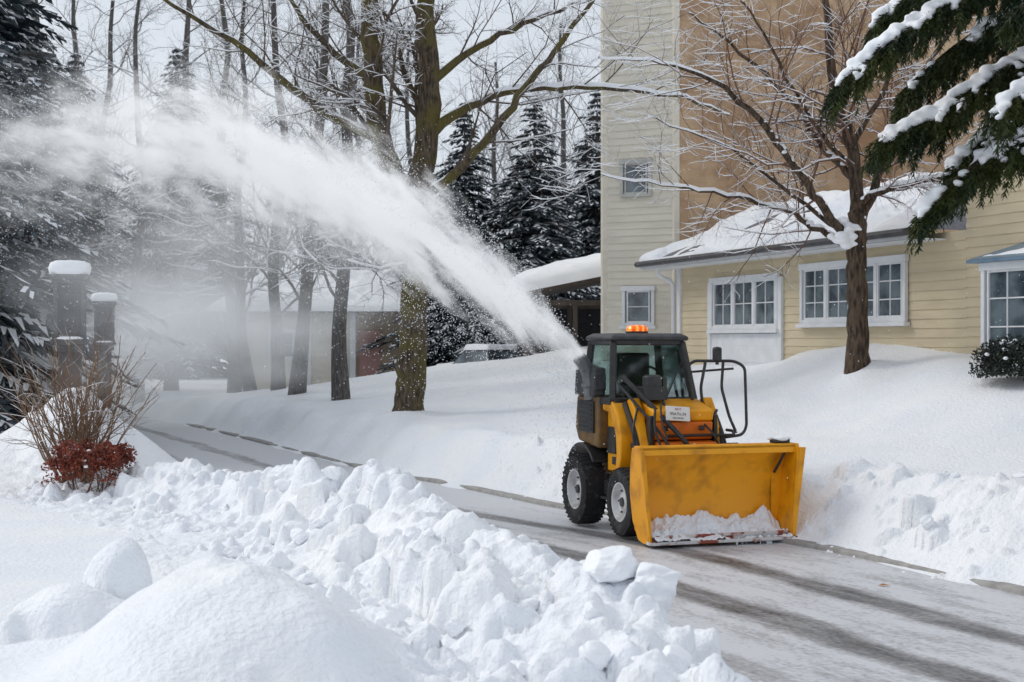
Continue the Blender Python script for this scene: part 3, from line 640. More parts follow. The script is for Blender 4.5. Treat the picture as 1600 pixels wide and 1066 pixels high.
def window(par,A,B,z0,z1,outn,bays,cols,rows,label=None,sill=True,name='window',off=.02,fm=None):
    fm=fm or WHT
    A=Vector((A[0],A[1],0));B=Vector((B[0],B[1],0)); n=Vector((outn[0],outn[1],0)).normalized(); d=(B-A); L=d.length; d.normalize(); ang=math.atan2(d.y,d.x)
    e_=empty(name,(A.x,A.y,0),ang,parent=par,label=label)
    sgn=1 if (Vector((-d.y,d.x,0)).dot(n)>0) else -1
    fr=MB(); f=.07
    def bx(m_,x0,x1,za,zb,y0,y1): m_.box(((x0+x1)/2,sgn*(y0+y1)/2,(za+zb)/2),(x1-x0,y1-y0,zb-za))
    bx(fr,-.02,L+.02,z1-.0,z1+.10,off,off+.075); bx(fr,0,f,z0,z1,off,off+.06); bx(fr,L-f,L,z0,z1,off,off+.06); bx(fr,f,L-f,z0,z0+f,off,off+.055)
    wb=(L-2*f)/bays
    for i in range(1,bays): bx(fr,f+i*wb-.035,f+i*wb+.035,z0+f,z1,off,off+.055)
    fr.build('frame',fm,e_,bevel=.006)
    gl=MB(); bx(gl,f,L-f,z0+f,z1,off,off+.012); gl.build('glass',GLASS,e_,smooth=False)
    mu=MB()
    for i in range(bays):
        xa=f+i*wb+.035; xb=f+(i+1)*wb-.035; za=z0+f; zb=z1
        bx(mu,xa,xa+.03,za,zb,off+.012,off+.04); bx(mu,xb-.03,xb,za,zb,off+.012,off+.04); bx(mu,xa+.03,xb-.03,za,za+.03,off+.012,off+.04); bx(mu,xa+.03,xb-.03,zb-.03,zb,off+.012,off+.04)
        for c in range(1,cols): xc=xa+(xb-xa)*c/cols; bx(mu,xc-.009,xc+.009,za+.03,zb-.03,off+.012,off+.026)
        for r_ in range(1,rows): zc=za+(zb-za)*r_/rows; bx(mu,xa+.03,xb-.03,zc-.009,zc+.009,off+.012,off+.024)
    mu.build('glazing_bars',fm,e_)
    if sill:
        s_=MB(); bx(s_,-.05,L+.05,z0-.06,z0,off,off+.11); s_.build('sill',fm,e_,bevel=.006)
    return e_
a_h=math.atan2(-.944,.33); HL=Vector((3.3,28,1.2))
house=empty('house',HL,a_h,label='cream clapboard house with snowy porch roof and tall tan block',cat='house')
ca,sa_=math.cos(a_h),math.sin(a_h)
def tl(wx,wy): dx=wx-HL.x;dy=wy-HL.y; return (dx*ca+dy*sa_, -dx*sa_+dy*ca)
lap((0,0),(8.95,0),-.9,2.33,(0,-1),.135).build('wall',CREAM,house,smooth=False)
lap((8.951,0),(14,0),-.9,3.3,(0,-1),.135).build('wall',CREAM,house,smooth=False)
lap((0,0),(0,3),-.9,2.33,(-1,0),.135).build('wall',CREAM,house,smooth=False)
mb=MB(); mb.box((.04,-.03,.7),(.14,.05,3.2)); mb.build('corner_board',WHT,house,bevel=.005)
mb=MB(); mb.tube(rounded([(-.12,-.42,2.25),(-.12,-.42,2.1),(-.12,-.08,1.95),(-.12,-.08,-.5)],.1),.04,8); mb.build('downpipe',WHT,house)
ex0,ex1,ey,ez=-.75,8.5,-.5,2.36; rx0,rx1,ry,rz_=-.1,6.25,2.0,3.5
mb=MB(); 
mb.add([(ex0,ey,ez),(ex1,ey,ez),(rx1,ry,rz_),(rx0,ry,rz_),(ex0,ey,ez-.09),(ex1,ey,ez-.09),(rx1,ry,rz_-.09),(rx0,ry,rz_-.09)],[(0,1,2,3),(4,5,6,7),(0,1,5,4),(1,2,6,5),(0,3,7,4),(2,3,7,6)])
mb.add([(ex1,ey,ez),(ex1+.2,2.0,ez),(rx1,ry,rz_)],[(0,1,2)]); mb.add([(ex0,ey,ez),(ex0,2.2,ez),(rx0,ry,rz_)],[(0,1,2)])
mb.build('roof',ROOFM,house,smooth=False)
mb=MB(); mb.box(((ex0+ex1)/2,ey-.015,ez-.05),(ex1-ex0,.03,.14)); mb.box(((ex0+ex1)/2,-.24,ez-.13),(ex1-ex0,.48,.02)); mb.build('fascia',WHT,house,bevel=.004)
mb=MB(); mb.tube([(ex0,ey-.09,ez-.03),(ex1,ey-.09,ez-.03)],.055,8); mb.build('gutter',GRYM,house)
P,F=patch((ex0-.03,ey-.06,ez+.0),(ex1,ey-.06,ez),(rx1,ry,rz_),(rx0,ry,rz_),200,80,.055,3,.13,.25)
finish(bpy.data.objects.new('snow_on_roof',quadmesh('snow_on_roof',P,F,[SNOW])),house)
window(house,(1.44,0),(3.92,0),1.0,1.87,(0,-1),3,2,2,sill=True,label='three-pane window set in a white panel')
mb=MB(); mb.box((2.68,-.035,.32),(2.52,.03,1.22)); 
for i in range(3): mb.box((2.68,-.052,-.05+i*.3),(2.46,.012,.27))
mb.box((1.38,-.04,.7),(.12,.06,2.4)); mb.box((3.98,-.04,.7),(.12,.06,2.4)); mb.build('door_panel',WHT,house,bevel=.006)
window(house,(4.66,0),(7.62,0),1.08,1.97,(0,-1),4,2,3,label='wide four-light window with white frame')
bx0,bx1,by=10.1,13.5,-.6
lap((bx0,0),(bx0,by),-.6,.55,(-1,0)).build('bay_wall',WHT,house,smooth=False)
lap((bx0,by),(bx1,by),-.6,.55,(0,-1)).build('bay_wall',WHT,house,smooth=False)
window(house,(bx0,0),(bx0,by),.55,1.70,(-1,0),1,1,2,sill=True,off=.0)
window(house,(bx0,by),(bx1,by),.55,1.70,(0,-1),4,2,3,sill=True,off=.0)
mb=MB(); mb.prism([(bx0-.16,1.80),(bx1,1.80),(bx1,1.84),(bx0-.16,1.84)],by-.16,0,axis='y')
mb.add([(bx0-.16,by-.16,1.842),(bx1,by-.16,1.842),(bx1,0,2.08),(bx0,0,2.08),(bx0-.16,0,1.842)],[(0,1,2,3),(0,3,4)]); mb.build('bay_roof',METR,house,smooth=False)
P,F=patch((bx0-.05,by-.05,1.86),(bx1,by-.05,1.86),(bx1,0,2.09),(bx0+.05,0,2.09),80,20,.03,6,.05,.15); finish(bpy.data.objects.new('snow_on_bay',quadmesh('snow_on_bay',P,F,[SNOWC])),house)
mb=MB(); mb.box(((bx0+bx1)/2,by/2,.6),(bx1-bx0-.06,-by-.06,2.3)); mb.build('bay_core',DARK,house)
c0=tl(1.98,30.5);c1=tl(3.42,29.7);c2=tl(12,28.6);c3=tl(13,37);c4=tl(3,38.5)
def nrm(a,b,flip=1): d=Vector((b[0]-a[0],b[1]-a[1])); d.normalize(); return (d.y*flip,-d.x*flip)
def outward(a,b):
    n=nrm(a,b); mid=((a[0]+b[0])/2,(a[1]+b[1])/2); cc=tl(7,33)
    return n if (mid[0]+n[0]-cc[0])**2+(mid[1]+n[1]-cc[1])**2>(mid[0]-n[0]-cc[0])**2+(mid[1]-n[1]-cc[1])**2 else (-n[0],-n[1])
lap(c0,c1,-1,10.5,outward(c0,c1),.15).build('tower_wall',CREAM2,house,smooth=False)
lap(c4,c0,-1,10.5,outward(c4,c0),.15).build('tower_wall',CREAM2,house,smooth=False)
mid=Vector(c2)-Vector(c1); Lt=mid.length
V=[(c1[0],c1[1],-1),(c2[0],c2[1],-1),(c2[0],c2[1],10.5),(c1[0],c1[1],10.5)]
nn=Vector((*outward(c1,c2),0))*.015; V=[tuple(Vector(v_)+nn) for v_ in V]
bw=bpy.data.objects.new('brick_wall',quadmesh('brick_wall',V,[(0,1,2,3)],[TAN],False,uv=[(0,0),(Lt,0),(Lt,11.5),(0,11.5)])); finish(bw,house)
mb=MB(); mb.add([(*c2,-1),(*c3,-1),(*c3,10.5),(*c2,10.5)],[(0,1,2,3)]);mb.add([(*c3,-1),(*c4,-1),(*c4,10.5),(*c3,10.5)],[(0,1,2,3)]); mb.build('rear_wall',CREAM2,house,smooth=False)
mb=MB(); mb.add([(*c0,10.5),(*c1,10.5),(*c2,10.5),(*c3,10.5),(*c4,10.5)],[(0,1,2,3,4)]); mb.build('tower_roof',ROOFM,house,smooth=False)
for cc_ in (c0,c1):
    mb=MB(); mb.box((cc_[0],cc_[1],4.7),(.12,.12,11.5)); mb.build('corner_board',CREAM2,house,bevel=.005)
def lerp(a,b,t): return (a[0]+(b[0]-a[0])*t,a[1]+(b[1]-a[1])*t)
on=outward(c0,c1)
window(house,lerp(c0,c1,.27),lerp(c0,c1,.72),1.12,1.86,on,1,1,2)
window(house,lerp(c0,c1,.24),lerp(c0,c1,.68),3.85,4.55,on,1,1,2,sill=False,fm=TRIM)

# carport
e=empty('carport',(1.45,36,.35),label='open timber carport with thick rounded snow on its roof',cat='carport')
for px in(-1.1,.15,1.4): 
    for py in(0,3.5): mb=MB(); mb.box((px,py,1.2),(.12,.12,2.7)); mb.build('post',WOOD,e,bevel=.008)
for d_ in (((.2,0,2.62),(2.9,.14,.14)),((.2,3.5,2.62),(2.9,.14,.14)),((.2,-.09,1.35),(2.6,.05,.08))):
    mb=MB(); mb.box(*d_); mb.build('beam',WOOD,e,bevel=.008)
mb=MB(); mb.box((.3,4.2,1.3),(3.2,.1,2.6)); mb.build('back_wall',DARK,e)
mb=MB(); mb.add([(-1.5,-.5,2.72),(2.6,-.5,3.55),(2.6,4.3,3.55),(-1.5,4.3,2.72),(-1.5,-.5,2.80),(2.6,-.5,3.65),(2.6,4.3,3.65),(-1.5,4.3,2.80)],[(0,1,2,3),(4,5,6,7),(0,1,5,4),(1,2,6,5),(2,3,7,6),(3,0,4,7)]); mb.build('roof',WOOD,e,smooth=False)
P,F=patch((-1.62,-.62,2.80),(2.6,-.62,3.65),(2.6,4.3,4.1),(-1.62,4.3,3.1),80,60,.42,5,.06,.8); finish(bpy.data.objects.new('snow_on_roof',quadmesh('snow_on_roof',P,F,[SNOWC])),e)

# far low house
e=empty('cottage',(-6.6,48,.3),label='low pale cottage with snowy roof and muted red door',cat='house'); e.scale=(1.25,1.25,1.18)
lap((-1.9,0),(1.0,0),0,2.35,(0,-1),.2).build('wall',CREAM2,e,smooth=False)
lap((1.001,0),(2.4,0),0,2.35,(0,-1),.2).build('wall',TANW,e,smooth=False); lap((2.4,0),(2.4,5),0,2.35,(1,0),.2).build('wall',TANW,e,smooth=False); lap((-1.9,0),(-1.9,5),0,2.35,(-1,0),.2).build('wall',CREAM2,e,smooth=False)
for px in (-1.88,-.2,1.0):
    mb=MB(); mb.box((px,-.12,1.17),(.16,.16,2.34)); mb.build('column',WHT,e,bevel=.01)
mb=MB(); mb.box((1.45,-.04,1.0),(.6,.04,1.5)); mb.build('door',REDD,e,bevel=.01)
window(e,(-1.3,0),(-.5,0),.9,1.7,(0,-1),1,2,2,sill=False)
mb=MB(); mb.prism([(-.6,2.35),(2.5,3.3),(5.6,2.35),(5.6,2.25),(2.5,3.15),(-.6,2.25)],-2.6,2.6); mb.build('roof',ROOFM,e,smooth=False)
P,F=patch((-2.9,-.65,2.3),(2.65,-.65,2.3),(2.0,2.5,3.5),(-1.9,2.5,3.5),80,50,.22,8,.10,.9); finish(bpy.data.objects.new('snow_on_roof',quadmesh('snow_on_roof',P,F,[SNOWC])),e)

# pillars
for (px,py,s_,lb,top) in [(-6.62,21.3,1.08,'tall dark panelled stone pillar capped with thick snow',3.08),(-6.42,22.4,.72,'slim dark gate pillar topped with snow',2.68)]:
    g0=gz(px,py)-.2
    e=empty('stone_pillar',(px,py,g0),.25,label=lb,cat='pillar',group='snow-capped stone pillars'); e.scale=(s_,s_,s_)
    hz=(top-g0)/s_
    mb=MB(); mb.box((0,0,(hz-1.05)/2),(.30,.30,hz-1.05)); mb.box((0,0,hz-1.01),(.50,.50,.08)); mb.box((0,0,hz-1.1),(.40,.40,.10)); mb.build('base',STONE,e,bevel=.02)
    mb=MB(); mb.box((0,0,hz-.56),(.34,.34,.80)); mb.build('panel',DARK,e)
    mb=MB()
    for i in(-1,1):
        for j in(-1,1): mb.box((i*.18,j*.18,hz-.56),(.06,.06,.80))
    mb.box((0,0,hz-.12),(.52,.52,.07)); mb.box((0,0,hz-.18),(.46,.46,.05)); mb.box((0,0,hz-.95),(.46,.46,.05)); mb.build('shaft',STONE,e,bevel=.012)
    V=IV1.copy(); V=np.sign(V)*np.abs(V)**.6*np.array([.29,.29,.12])+np.array([0,0,hz+.0]); finish(bpy.data.objects.new('snow_cap',quadmesh('snow_cap',V,IF1,[SNOWC])),e)
    V=IV1.copy(); V=np.sign(V)*np.abs(V)**.6*np.array([.26,.26,.04])+np.array([0,0,hz-.965]); finish(bpy.data.objects.new('snow_ledge',quadmesh('snow_ledge',V,IF1,[SNOWC])),e)
# parked car
e=empty('parked_car',(-.62,41,.33),rad(-62),label='dark car with snow heaped on its roof',cat='car')
mb=MB(); prof=[(-2.1,.3),(-2.1,.75),(-1.95,.88),(-1.0,.95),(1.3,1.0),(2.05,.92),(2.12,.7),(2.12,.3)]
mb.prism([(a,b_) for a,b_ in prof],-.86,.86,axis='y'); mb.build('body',mat('dark_car_paint',(.03,.05,.09),(.04,.06,.1),rough=.3,coat=.5),e,bevel=.06,seg=3)
mb=MB(); mb.add([(-1.0,-.8,.95),(-1.0,.8,.95),(1.4,.8,1.0),(1.4,-.8,1.0),(-.4,-.62,1.42),(-.4,.62,1.42),(1.0,.62,1.44),(1.0,-.62,1.44)],[(0,1,5,4),(1,2,6,5),(2,3,7,6),(3,0,4,7),(4,5,6,7)]); mb.build('greenhouse',GLASS,e,bevel=.03)
P,F=patch((-.45,-.66,1.43),(1.08,-.66,1.45),(1.08,.66,1.45),(-.45,.66,1.43),30,26,.12,2,.03,.14); finish(bpy.data.objects.new('snow_on_roof',quadmesh('snow_on_roof',P,F,[SNOWC])),e)
P,F=patch((-2.1,-.82,.88),(-1.0,-.82,.96),(-1.0,.82,.96),(-2.1,.82,.88),30,26,.1,3,.02,.14); finish(bpy.data.objects.new('snow_on_bonnet',quadmesh('snow_on_bonnet',P,F,[SNOWC])),e)
for i in(-1.35,1.35):
    for j in(-.8,.8):
        mb=MB(); mb.lathe([(-.1,.18),(-.1,.31),(.1,.31),(.1,.18)],(0,0,0),k=24); w=mb.build('wheel',RUB,e,loc=(i,j,.31)); w.rotation_euler=(0,0,rad(90))

# ---------------------------------------------------------------- snow plough machine
MA=rad(18); ML=(2.06,13.95,.012)
M=empty('snow_plough_loader',ML,MA,label='small yellow cab loader with wide front snow bucket clearing the road',cat='snow plough')
prof=[(0,.03),(.10,.03),(.20,.06),(.28,.15),(.33,.30),(.33,.48),(.28,.68),(.20,.83),(.13,.93)]
pr2=smoothpath([(a,b_,0) for a,b_ in prof],3)
mb=MB(); mb.prism([(p[0],p[1]) for p in pr2]+[(p[0]+.03,p[1]-.012) for p in pr2][::-1],-.76,.76)
sd=[(0,.02),(.14,.015),(.26,.04),(.36,.22),(.37,.50),(.31,.74),(.22,.945),(.04,.965),(-.02,.88),(-.03,.25)]
def sidepl(x0,x1,fl):
    n=len(sd); vs=[(x0+fl*b_,a,b_) for a,b_ in sd]+[(x1+fl*b_,a,b_) for a,b_ in sd]
    mb.add(vs,[tuple(range(n))[::-1],tuple(range(n,2*n))]+[(i,(i+1)%n,n+(i+1)%n,n+i) for i in range(n)])
sidepl(-.78,-.745,-.09); sidepl(.745,.78,.09)
mb.box((0,.12,.945),(1.70,.16,.04)); mb.box((0,.05,.915),(1.66,.02,.08))
for sgn in(-1,1):
    mb.add([(sgn*.755,-.03,.05),(sgn*.785,-.05,.05),(sgn*.895,-.06,.93),(sgn*.845,-.03,.93),(sgn*.755,.0,.05),(sgn*.785,-.02,.05),(sgn*.895,-.03,.93),(sgn*.845,.0,.93)],[(0,1,2,3),(4,5,6,7),(0,1,5,4),(1,2,6,5),(2,3,7,6),(3,0,4,7)])
    # gusset closing the flared corner behind the wing plates
    mb.add([(sgn*.70,.30,.12),(sgn*.79,.30,.12),(sgn*.84,.28,.70),(sgn*.85,.20,.93),(sgn*.70,.20,.93),(sgn*.70,.30,.70),(sgn*.70,.33,.12),(sgn*.79,.33,.12),(sgn*.84,.31,.70),(sgn*.85,.23,.93),(sgn*.70,.23,.93),(sgn*.70,.33,.70)],[(0,1,2,5),(5,2,3,4),(6,7,8,11),(11,8,9,10)])
mb.build('bucket',YEL,M,bevel=.006)
mb=MB(); mb.box((0,-.03,.035),(1.60,.10,.03)); mb.box((0,.02,.075),(1.50,.03,.05),rot=('X',.5))
for i in range(7): mb.lathe([(0,0),(0,.018),(.014,.014),(.016,0)],(-.69+i*.23,.0,.09),axis='z',k=8)
mb.build('cutting_edge',STEEL,M,bevel=.005)
mb=MB(); 
for sx in(-.34,.34): mb.box((sx,.41,.45),(.05,.08,.5))
mb.box((0,.40,.70),(1.3,.06,.07)); mb.box((0,.40,.3),(1.3,.06,.07)); mb.build('bucket_bracket',BLK,M,bevel=.008)
mb=MB(); mb.box((.70,.12,.985),(.18,.10,.035)); mb.build('bucket_latch',BLK,M,bevel=.008)
mb=MB(); mb.tube(rounded([(.76,.10,.90),(.73,.12,.82),(.70,.24,.66)],.04),.014,8); mb.build('hose',BLK,M)
def wheel(x,y,r,w,side):
    e_=empty('wheel',(x,y,r),parent=M)
    mb=MB(); h=w/2; rr_=r-.010
    mb.lathe([(-h*.80,r*.55),(-h*.98,r*.66),(-h,r*.84),(-h*.86,rr_*.97),(-h*.5,rr_),(h*.5,rr_),(h*.86,rr_*.97),(h,r*.84),(h*.98,r*.66),(h*.80,r*.55)],(0,0,0),k=60)
    nl=34
    for i in range(nl):
        for s_ in(-1,1):
            t=TAU*(i+(.5 if s_>0 else 0))/nl
            for q,(xx,dt) in enumerate([(.22,0),(.5,.03),(.78,.06)]):
                tt=t+dt; rc=r-.010-(.009 if q==2 else 0)
                b0=len(mb.v); mb.box((0,0,0),(h*.32,.024,.012))
                Mx=Matrix.Translation((s_*h*xx,math.cos(tt)*rc,math.sin(tt)*rc))@Matrix.Rotation(tt-math.pi/2,4,'X')@Matrix.Rotation(s_*.35,4,'Z')
                for k in range(b0,len(mb.v)): mb.v[k]=tuple(Mx@Vector(mb.v[k]))
    mb.build('tyre',RUB,e_)
    mb=MB(); s_=side
    mb.lathe([(s_*h*.80,r*.57),(s_*h*.88,r*.56),(s_*h*.84,r*.52),(s_*h*.30,r*.46),(s_*h*.22,r*.30),(s_*h*.45,r*.24),(s_*h*.50,r*.12),(s_*h*.50,0)],(0,0,0),k=36)
    mb.lathe([(-s_*h*.8,r*.57),(-s_*h*.3,r*.45),(-s_*h*.3,0)],(0,0,0),k=24)
    mb.build('rim',RIM,e_)
    mb=MB(); mb.lathe([(s_*h*.48,.05),(s_*h*.64,.045),(s_*h*.68,.02),(s_*h*.68,0)],(0,0,0),k=18)
    for i in range(6):
        t=TAU*i/6; mb.tube([(s_*h*.25,math.cos(t)*r*.35,math.sin(t)*r*.35),(s_*h*.42,math.cos(t)*r*.35,math.sin(t)*r*.35)],.011,6)
    mb.build('hub',GRYM,e_)
wheel(-.70,.74,.355,.20,-1); wheel(.48,.78,.355,.20,1); wheel(-.75,1.82,.385,.27,-1); wheel(.46,1.82,.385,.27,1)
cx=-.13
mb=MB(); mb.box((cx,1.32,.46),(.78,1.7,.26)); mb.tube([(-.66,.74,.355),(.43,.74,.355)],.06,10); mb.tube([(-.7,1.82,.385),(.40,1.82,.385)],.06,10); mb.box((-.60,1.25,.44),(.2,.26,.16)); mb.box((-.66,1.25,.34),(.18,.24,.03))
mb.build('chassis',BLK,M,bevel=.015)
mb=MB(); mb.prism([(.78,.60),(.78,.86),(.92,1.08),(1.0,1.22),(1.05,1.30),(2.15,1.32),(2.25,1.2),(2.25,.62),(1.98,.55),(1.1,.55)],cx-.40,cx+.36); mb.build('body',YEL,M,bevel=.02,seg=3)
R0=.47
for xa_,xb_ in ((-.80,-.53),(.24,.55)):
    mb=MB(); arc=[(1.82+R0*math.cos(t),.39+R0*math.sin(t)) for t in np.linspace(rad(40),rad(140),18)]
    arc2=[(1.82+(R0+.03)*math.cos(t),.39+(R0+.03)*math.sin(t)) for t in np.linspace(rad(40),rad(140),18)][::-1]
    mb.prism(arc+arc2,xa_,xb_); mb.build('fender',BLK,M,bevel=.01)
ow=[(1.36,1.38),(1.10,1.36),(.94,1.22),(.86,1.0),(.86,.80),(.92,.62)]
iw=[(1.02,.62),(.98,.82),(1.0,1.0),(1.06,1.14),(1.18,1.24),(1.36,1.26)]
mb=MB(); mb.prism(ow+iw,-.72,-.5301); mb.build('side_cowl',YEL,M,bevel=.018,seg=3)
mb=MB(); mb.prism([(1.36,1.255),(1.19,1.235),(1.07,1.13),(1.01,.99),(.99,.82),(1.03,.64),(1.36,.62)],-.66,-.5303); mb.build('side_guard',YEL,M,bevel=.012)
mb=MB(); mb.box((-.667,1.22,.95),(.02,.22,.28)); mb.box((-.672,1.12,.74),(.02,.14,.08)); mb.build('side_vent',BLK,M,bevel=.006)
mb=MB(); mb.prism([(1.385,.85),(1.385,1.40),(2.02,1.40),(2.08,1.05),(1.98,.90)],-.76,-.5302); mb.build('side_panel',mat('brown_paint',(.22,.12,.03),(.07,.05,.035),rough=.5,scale=6,bump=.1),M,bevel=.03,seg=3)
mb=MB(); mb.box((-.772,1.70,1.18),(.02,.44,.34)); 
for i in range(6): mb.box((-.786,1.70,1.05+i*.05),(.012,.38,.02))
mb.build('side_grille',BLK,M,bevel=.004)
mb=MB(); mb.prism([(1.42,1.402),(1.40,1.70),(1.95,1.76),(2.0,1.402)],-.80,-.66); mb.box((-.73,1.42,1.56),(.14,.05,.2)); mb.build('blower_housing',GRYM,M,bevel=.02)
for sx in(-.54,.28):
    mb=MB(); mb.prism([(.50,.36),(.66,.36),(.80,.75),(1.02,1.26),(1.0,1.38),(.90,1.40),(.80,1.28),(.58,.8)],sx-.05,sx+.05); mb.build('lift_tower',YEL,M,bevel=.012)
for sx in(-.60,.36):
    mb=MB(); mb.tube(rounded([(sx,1.02,1.34),(sx,.72,1.0),(sx,.57,.62),(sx,.44,.46)],.15),[.035]*12,10); mb.build('lift_arm',BLK,M)
    mb=MB(); mb.tube([(sx+.02,.92,.98),(sx+.02,.66,.68)],.030,10); mb.tube([(sx+.02,.66,.68),(sx+.02,.46,.5)],.016,10); mb.build('hydraulic_cylinder',GRYM,M)
mb=MB(); mb.tube(rounded([(-.64,1.0,1.62),(-.50,.8,1.42),(-.34,.58,1.18),(-.22,.46,1.02),(-.14,.42,.9)],.1),.026,10); mb.build('control_linkage',BLK,M)
mb=MB(); mb.tube(rounded([(-.66,1.0,1.52),(-.56,.8,1.33),(-.42,.58,1.08),(-.34,.44,.9)],.1),.016,8); mb.build('control_linkage',BLK,M)
hx=cx-.10
mb=MB(); mb.prism([(.62,1.17),(.60,1.28),(.98,1.38),(1.12,1.38),(1.12,1.17)],hx-.24,hx+.44); mb.build('hood',YEL,M,bevel=.02,seg=3)
for p_ in ([(.64,.98),(.62,1.165),(.76,1.168),(.80,.98)],[(.52,.80),(.50,.96),(.78,.97),(.78,.80)]):
    mb=MB(); mb.prism(p_,hx-.21,hx+.44); mb.build('front_tank',ORA,M,bevel=.02,seg=3)
mb=MB(); mb.box((hx+.10,.84,.72),(.74,.12,.32)); mb.box((hx-.25,.66,1.05),(.05,.10,.36)); mb.box((hx+.47,.68,1.08),(.04,.12,.30)); mb.box((hx-.1,.60,1.10),(.06,.02,.05)); mb.box((hx+.3,.60,1.10),(.06,.02,.05)); mb.build('front_frame',BLK,M,bevel=.01)
pl=MB(); pl.box((0,0,0),(.27,.012,.15)); po=pl.build('sign_plate',PLATE,M,bevel=.01); po.location=(hx+.02,.575,1.25); po.rotation_euler=(rad(-14),rad(4),0)
def text(body,size,loc,mt,parent,nm='lettering'):
    cu=bpy.data.curves.new(nm,'FONT'); cu.body=body; cu.size=size; cu.align_x='CENTER'; cu.align_y='CENTER'; cu.extrude=.001; cu.resolution_u=3
    o=bpy.data.objects.new(nm,cu); C.objects.link(o); bpy.context.view_layer.update()
    me=bpy.data.meshes.new_from_object(o.evaluated_get(bpy.context.evaluated_depsgraph_get())); me.name=nm; C.objects.unlink(o); bpy.data.objects.remove(o)
    me.materials.clear(); me.materials.append(mt)
    o2=bpy.data.objects.new(nm,me); o2.location=loc; o2.rotation_euler=(rad(90),0,0); return finish(o2,parent)
text('A517',.032,(0,-.009,.045),REDINK,po); text('05d Fo.34',.044,(0,-.009,-.004),INK,po); text('SNO RM.SW',.022,(0,-.009,-.048),INK,po)
mb=MB(); mb.box((-.36,.88,1.45),(.26,.2,.14)); mb.lathe([(0,.10),(.10,.10),(.12,.07),(.12,0)],(-.36,.88,1.52),axis='z',k=24); mb.tube([(-.44,.82,1.42),(-.44,.74,1.26)],.02,8); mb.tube([(-.28,.82,1.42),(-.26,.74,1.24)],.016,8); mb.box((-.22,.9,1.50),(.05,.06,.22)); mb.build('air_filter',BLK,M,bevel=.012)
# cab
x0,x1=-.70,.22; yb=1.94; yf=1.12; zt=1.98; zl=1.36
yft=1.28
cab=empty('cab',((x0+x1)/2,1.5,zl),parent=M)
def cl(p): return (p[0]-(x0+x1)/2,p[1]-1.5,p[2]-zl)
mb=MB()
def cabbar(a,b_,w=.07):
    a=Vector(cl(a));b_=Vector(cl(b_)); d=b_-a; L=d.length; q=d.to_track_quat('Z','Y').to_matrix()
    vs=[Vector((i*w/2,j*w/2,k*L)) for i in(-1,1) for j in(-1,1) for k in(0,1)]; vs=[a+q@v_ for v_ in vs]
    mb.add(vs,[(0,1,3,2),(4,6,7,5),(0,4,5,1),(2,3,7,6),(0,2,6,4),(1,5,7,3)])
ins=.07
P4={'fl':((x0,yf,zl),(x0+ins,yft,zt)),'fr':((x1,yf,zl),(x1-ins,yft,zt)),'bl':((x0,yb,zl),(x0+ins,yb-.04,zt)),'br':((x1,yb,zl),(x1-ins,yb-.04,zt))}
for k,(a,b_) in P4.items(): cabbar(a,b_,.075)
for k in(0,1):
    for a,b_ in(('fl','fr'),('bl','br'),('fl','bl'),('fr','br')): cabbar(P4[a][k],P4[b_][k],.075)
mb.build('frame',BLK,cab,bevel=.015)
mb=MB()
rp=[(x0+ins-.05,yft-.08),(x1-ins+.05,yft-.08),(x1-ins+.05,yb+.02),(x0+ins-.05,yb+.02)]
def ring(s_,z_): cxm=(x0+x1)/2; cym=1.56; return [cl((cxm+(a-cxm)*s_,cym+(b_-cym)*s_,z_)) for a,b_ in rp]
vs=ring(1,zt+.01)+ring(1.03,zt+.05)+ring(.86,zt+.09); fs=[(0,1,2,3),(8,9,10,11)]
for L_ in(0,4):
    for i in range(4): fs.append((L_+i,L_+(i+1)%4,L_+4+(i+1)%4,L_+4+i))
mb.add(vs,fs); mb.build('roof',GRYM,cab,bevel=.03,seg=4)
def pane(q,nm): mb=MB(); mb.add([cl(p) for p in q],[(0,1,2,3)]); mb.build(nm,CABG,cab,smooth=False)
pane([(x0,yf,zl),(x1,yf,zl),(x1-ins,yft,zt),(x0+ins,yft,zt)],'windscreen')
pane([(x0,yf,zl),(x0,yb,zl),(x0+ins,yb-.04,zt),(x0+ins,yft,zt)],'side_window'); pane([(x1,yf,zl),(x1,yb,zl),(x1-ins,yb-.04,zt),(x1-ins,yft,zt)],'side_window')
pane([(x0,yb,zl),(x1,yb,zl),(x1-ins,yb-.04,zt),(x0+ins,yb-.04,zt)],'rear_window')
mb=MB(); mb.tube([cl((-.1,yf-.02,zl+.03)),cl((.12,yf+.07,zl+.42))],.008,6); mb.build('wiper',BLK,cab)
mb=MB(); mb.box(cl((-.20,1.62,1.46)),(.42,.36,.12)); mb.box(cl((-.20,1.80,1.66)),(.40,.10,.40)); mb.build('seat',BLK,cab,bevel=.03)
mb=MB(); ringp=[Vector((math.cos(t)*.15,math.sin(t)*.15*.75,math.sin(t)*.15*.66)) for t in np.linspace(0,TAU,20,endpoint=False)]
mb.tube([Vector(cl((-.20,1.34,1.62)))+p for p in ringp],.014,6,closed=True); mb.tube([cl((-.20,1.34,1.62)),cl((-.20,1.22,1.40))],.02,8); mb.build('steering_wheel',BLK,cab)
mb=MB(); mb.lathe([(0,.12),(.02,.12),(.025,.10),(.025,0)],(0,0,0),axis='z',k=24); be=mb.build('beacon',BLK,M,loc=(-.30,1.42,zt+.09))
mb=MB(); mb.lathe([(.02,.0),(.02,.11),(.05,.115),(.075,.10),(.088,.06),(.09,0)],(0,0,0),axis='z',k=28); mb.build('lens',AMB,be)
mb=MB(); rt=.016; gx=-.13
def sh(L_): return [(a+gx,b_,c_) for a,b_,c_ in L_]
mb.tube(rounded(sh([(.26,.95,1.36),(.24,1.0,1.74),(.30,.98,1.78),(.66,.78,1.78),(.74,.70,1.72),(.74,.66,1.10),(.66,.60,1.02),(.46,.58,1.00)]),.07),rt,8)
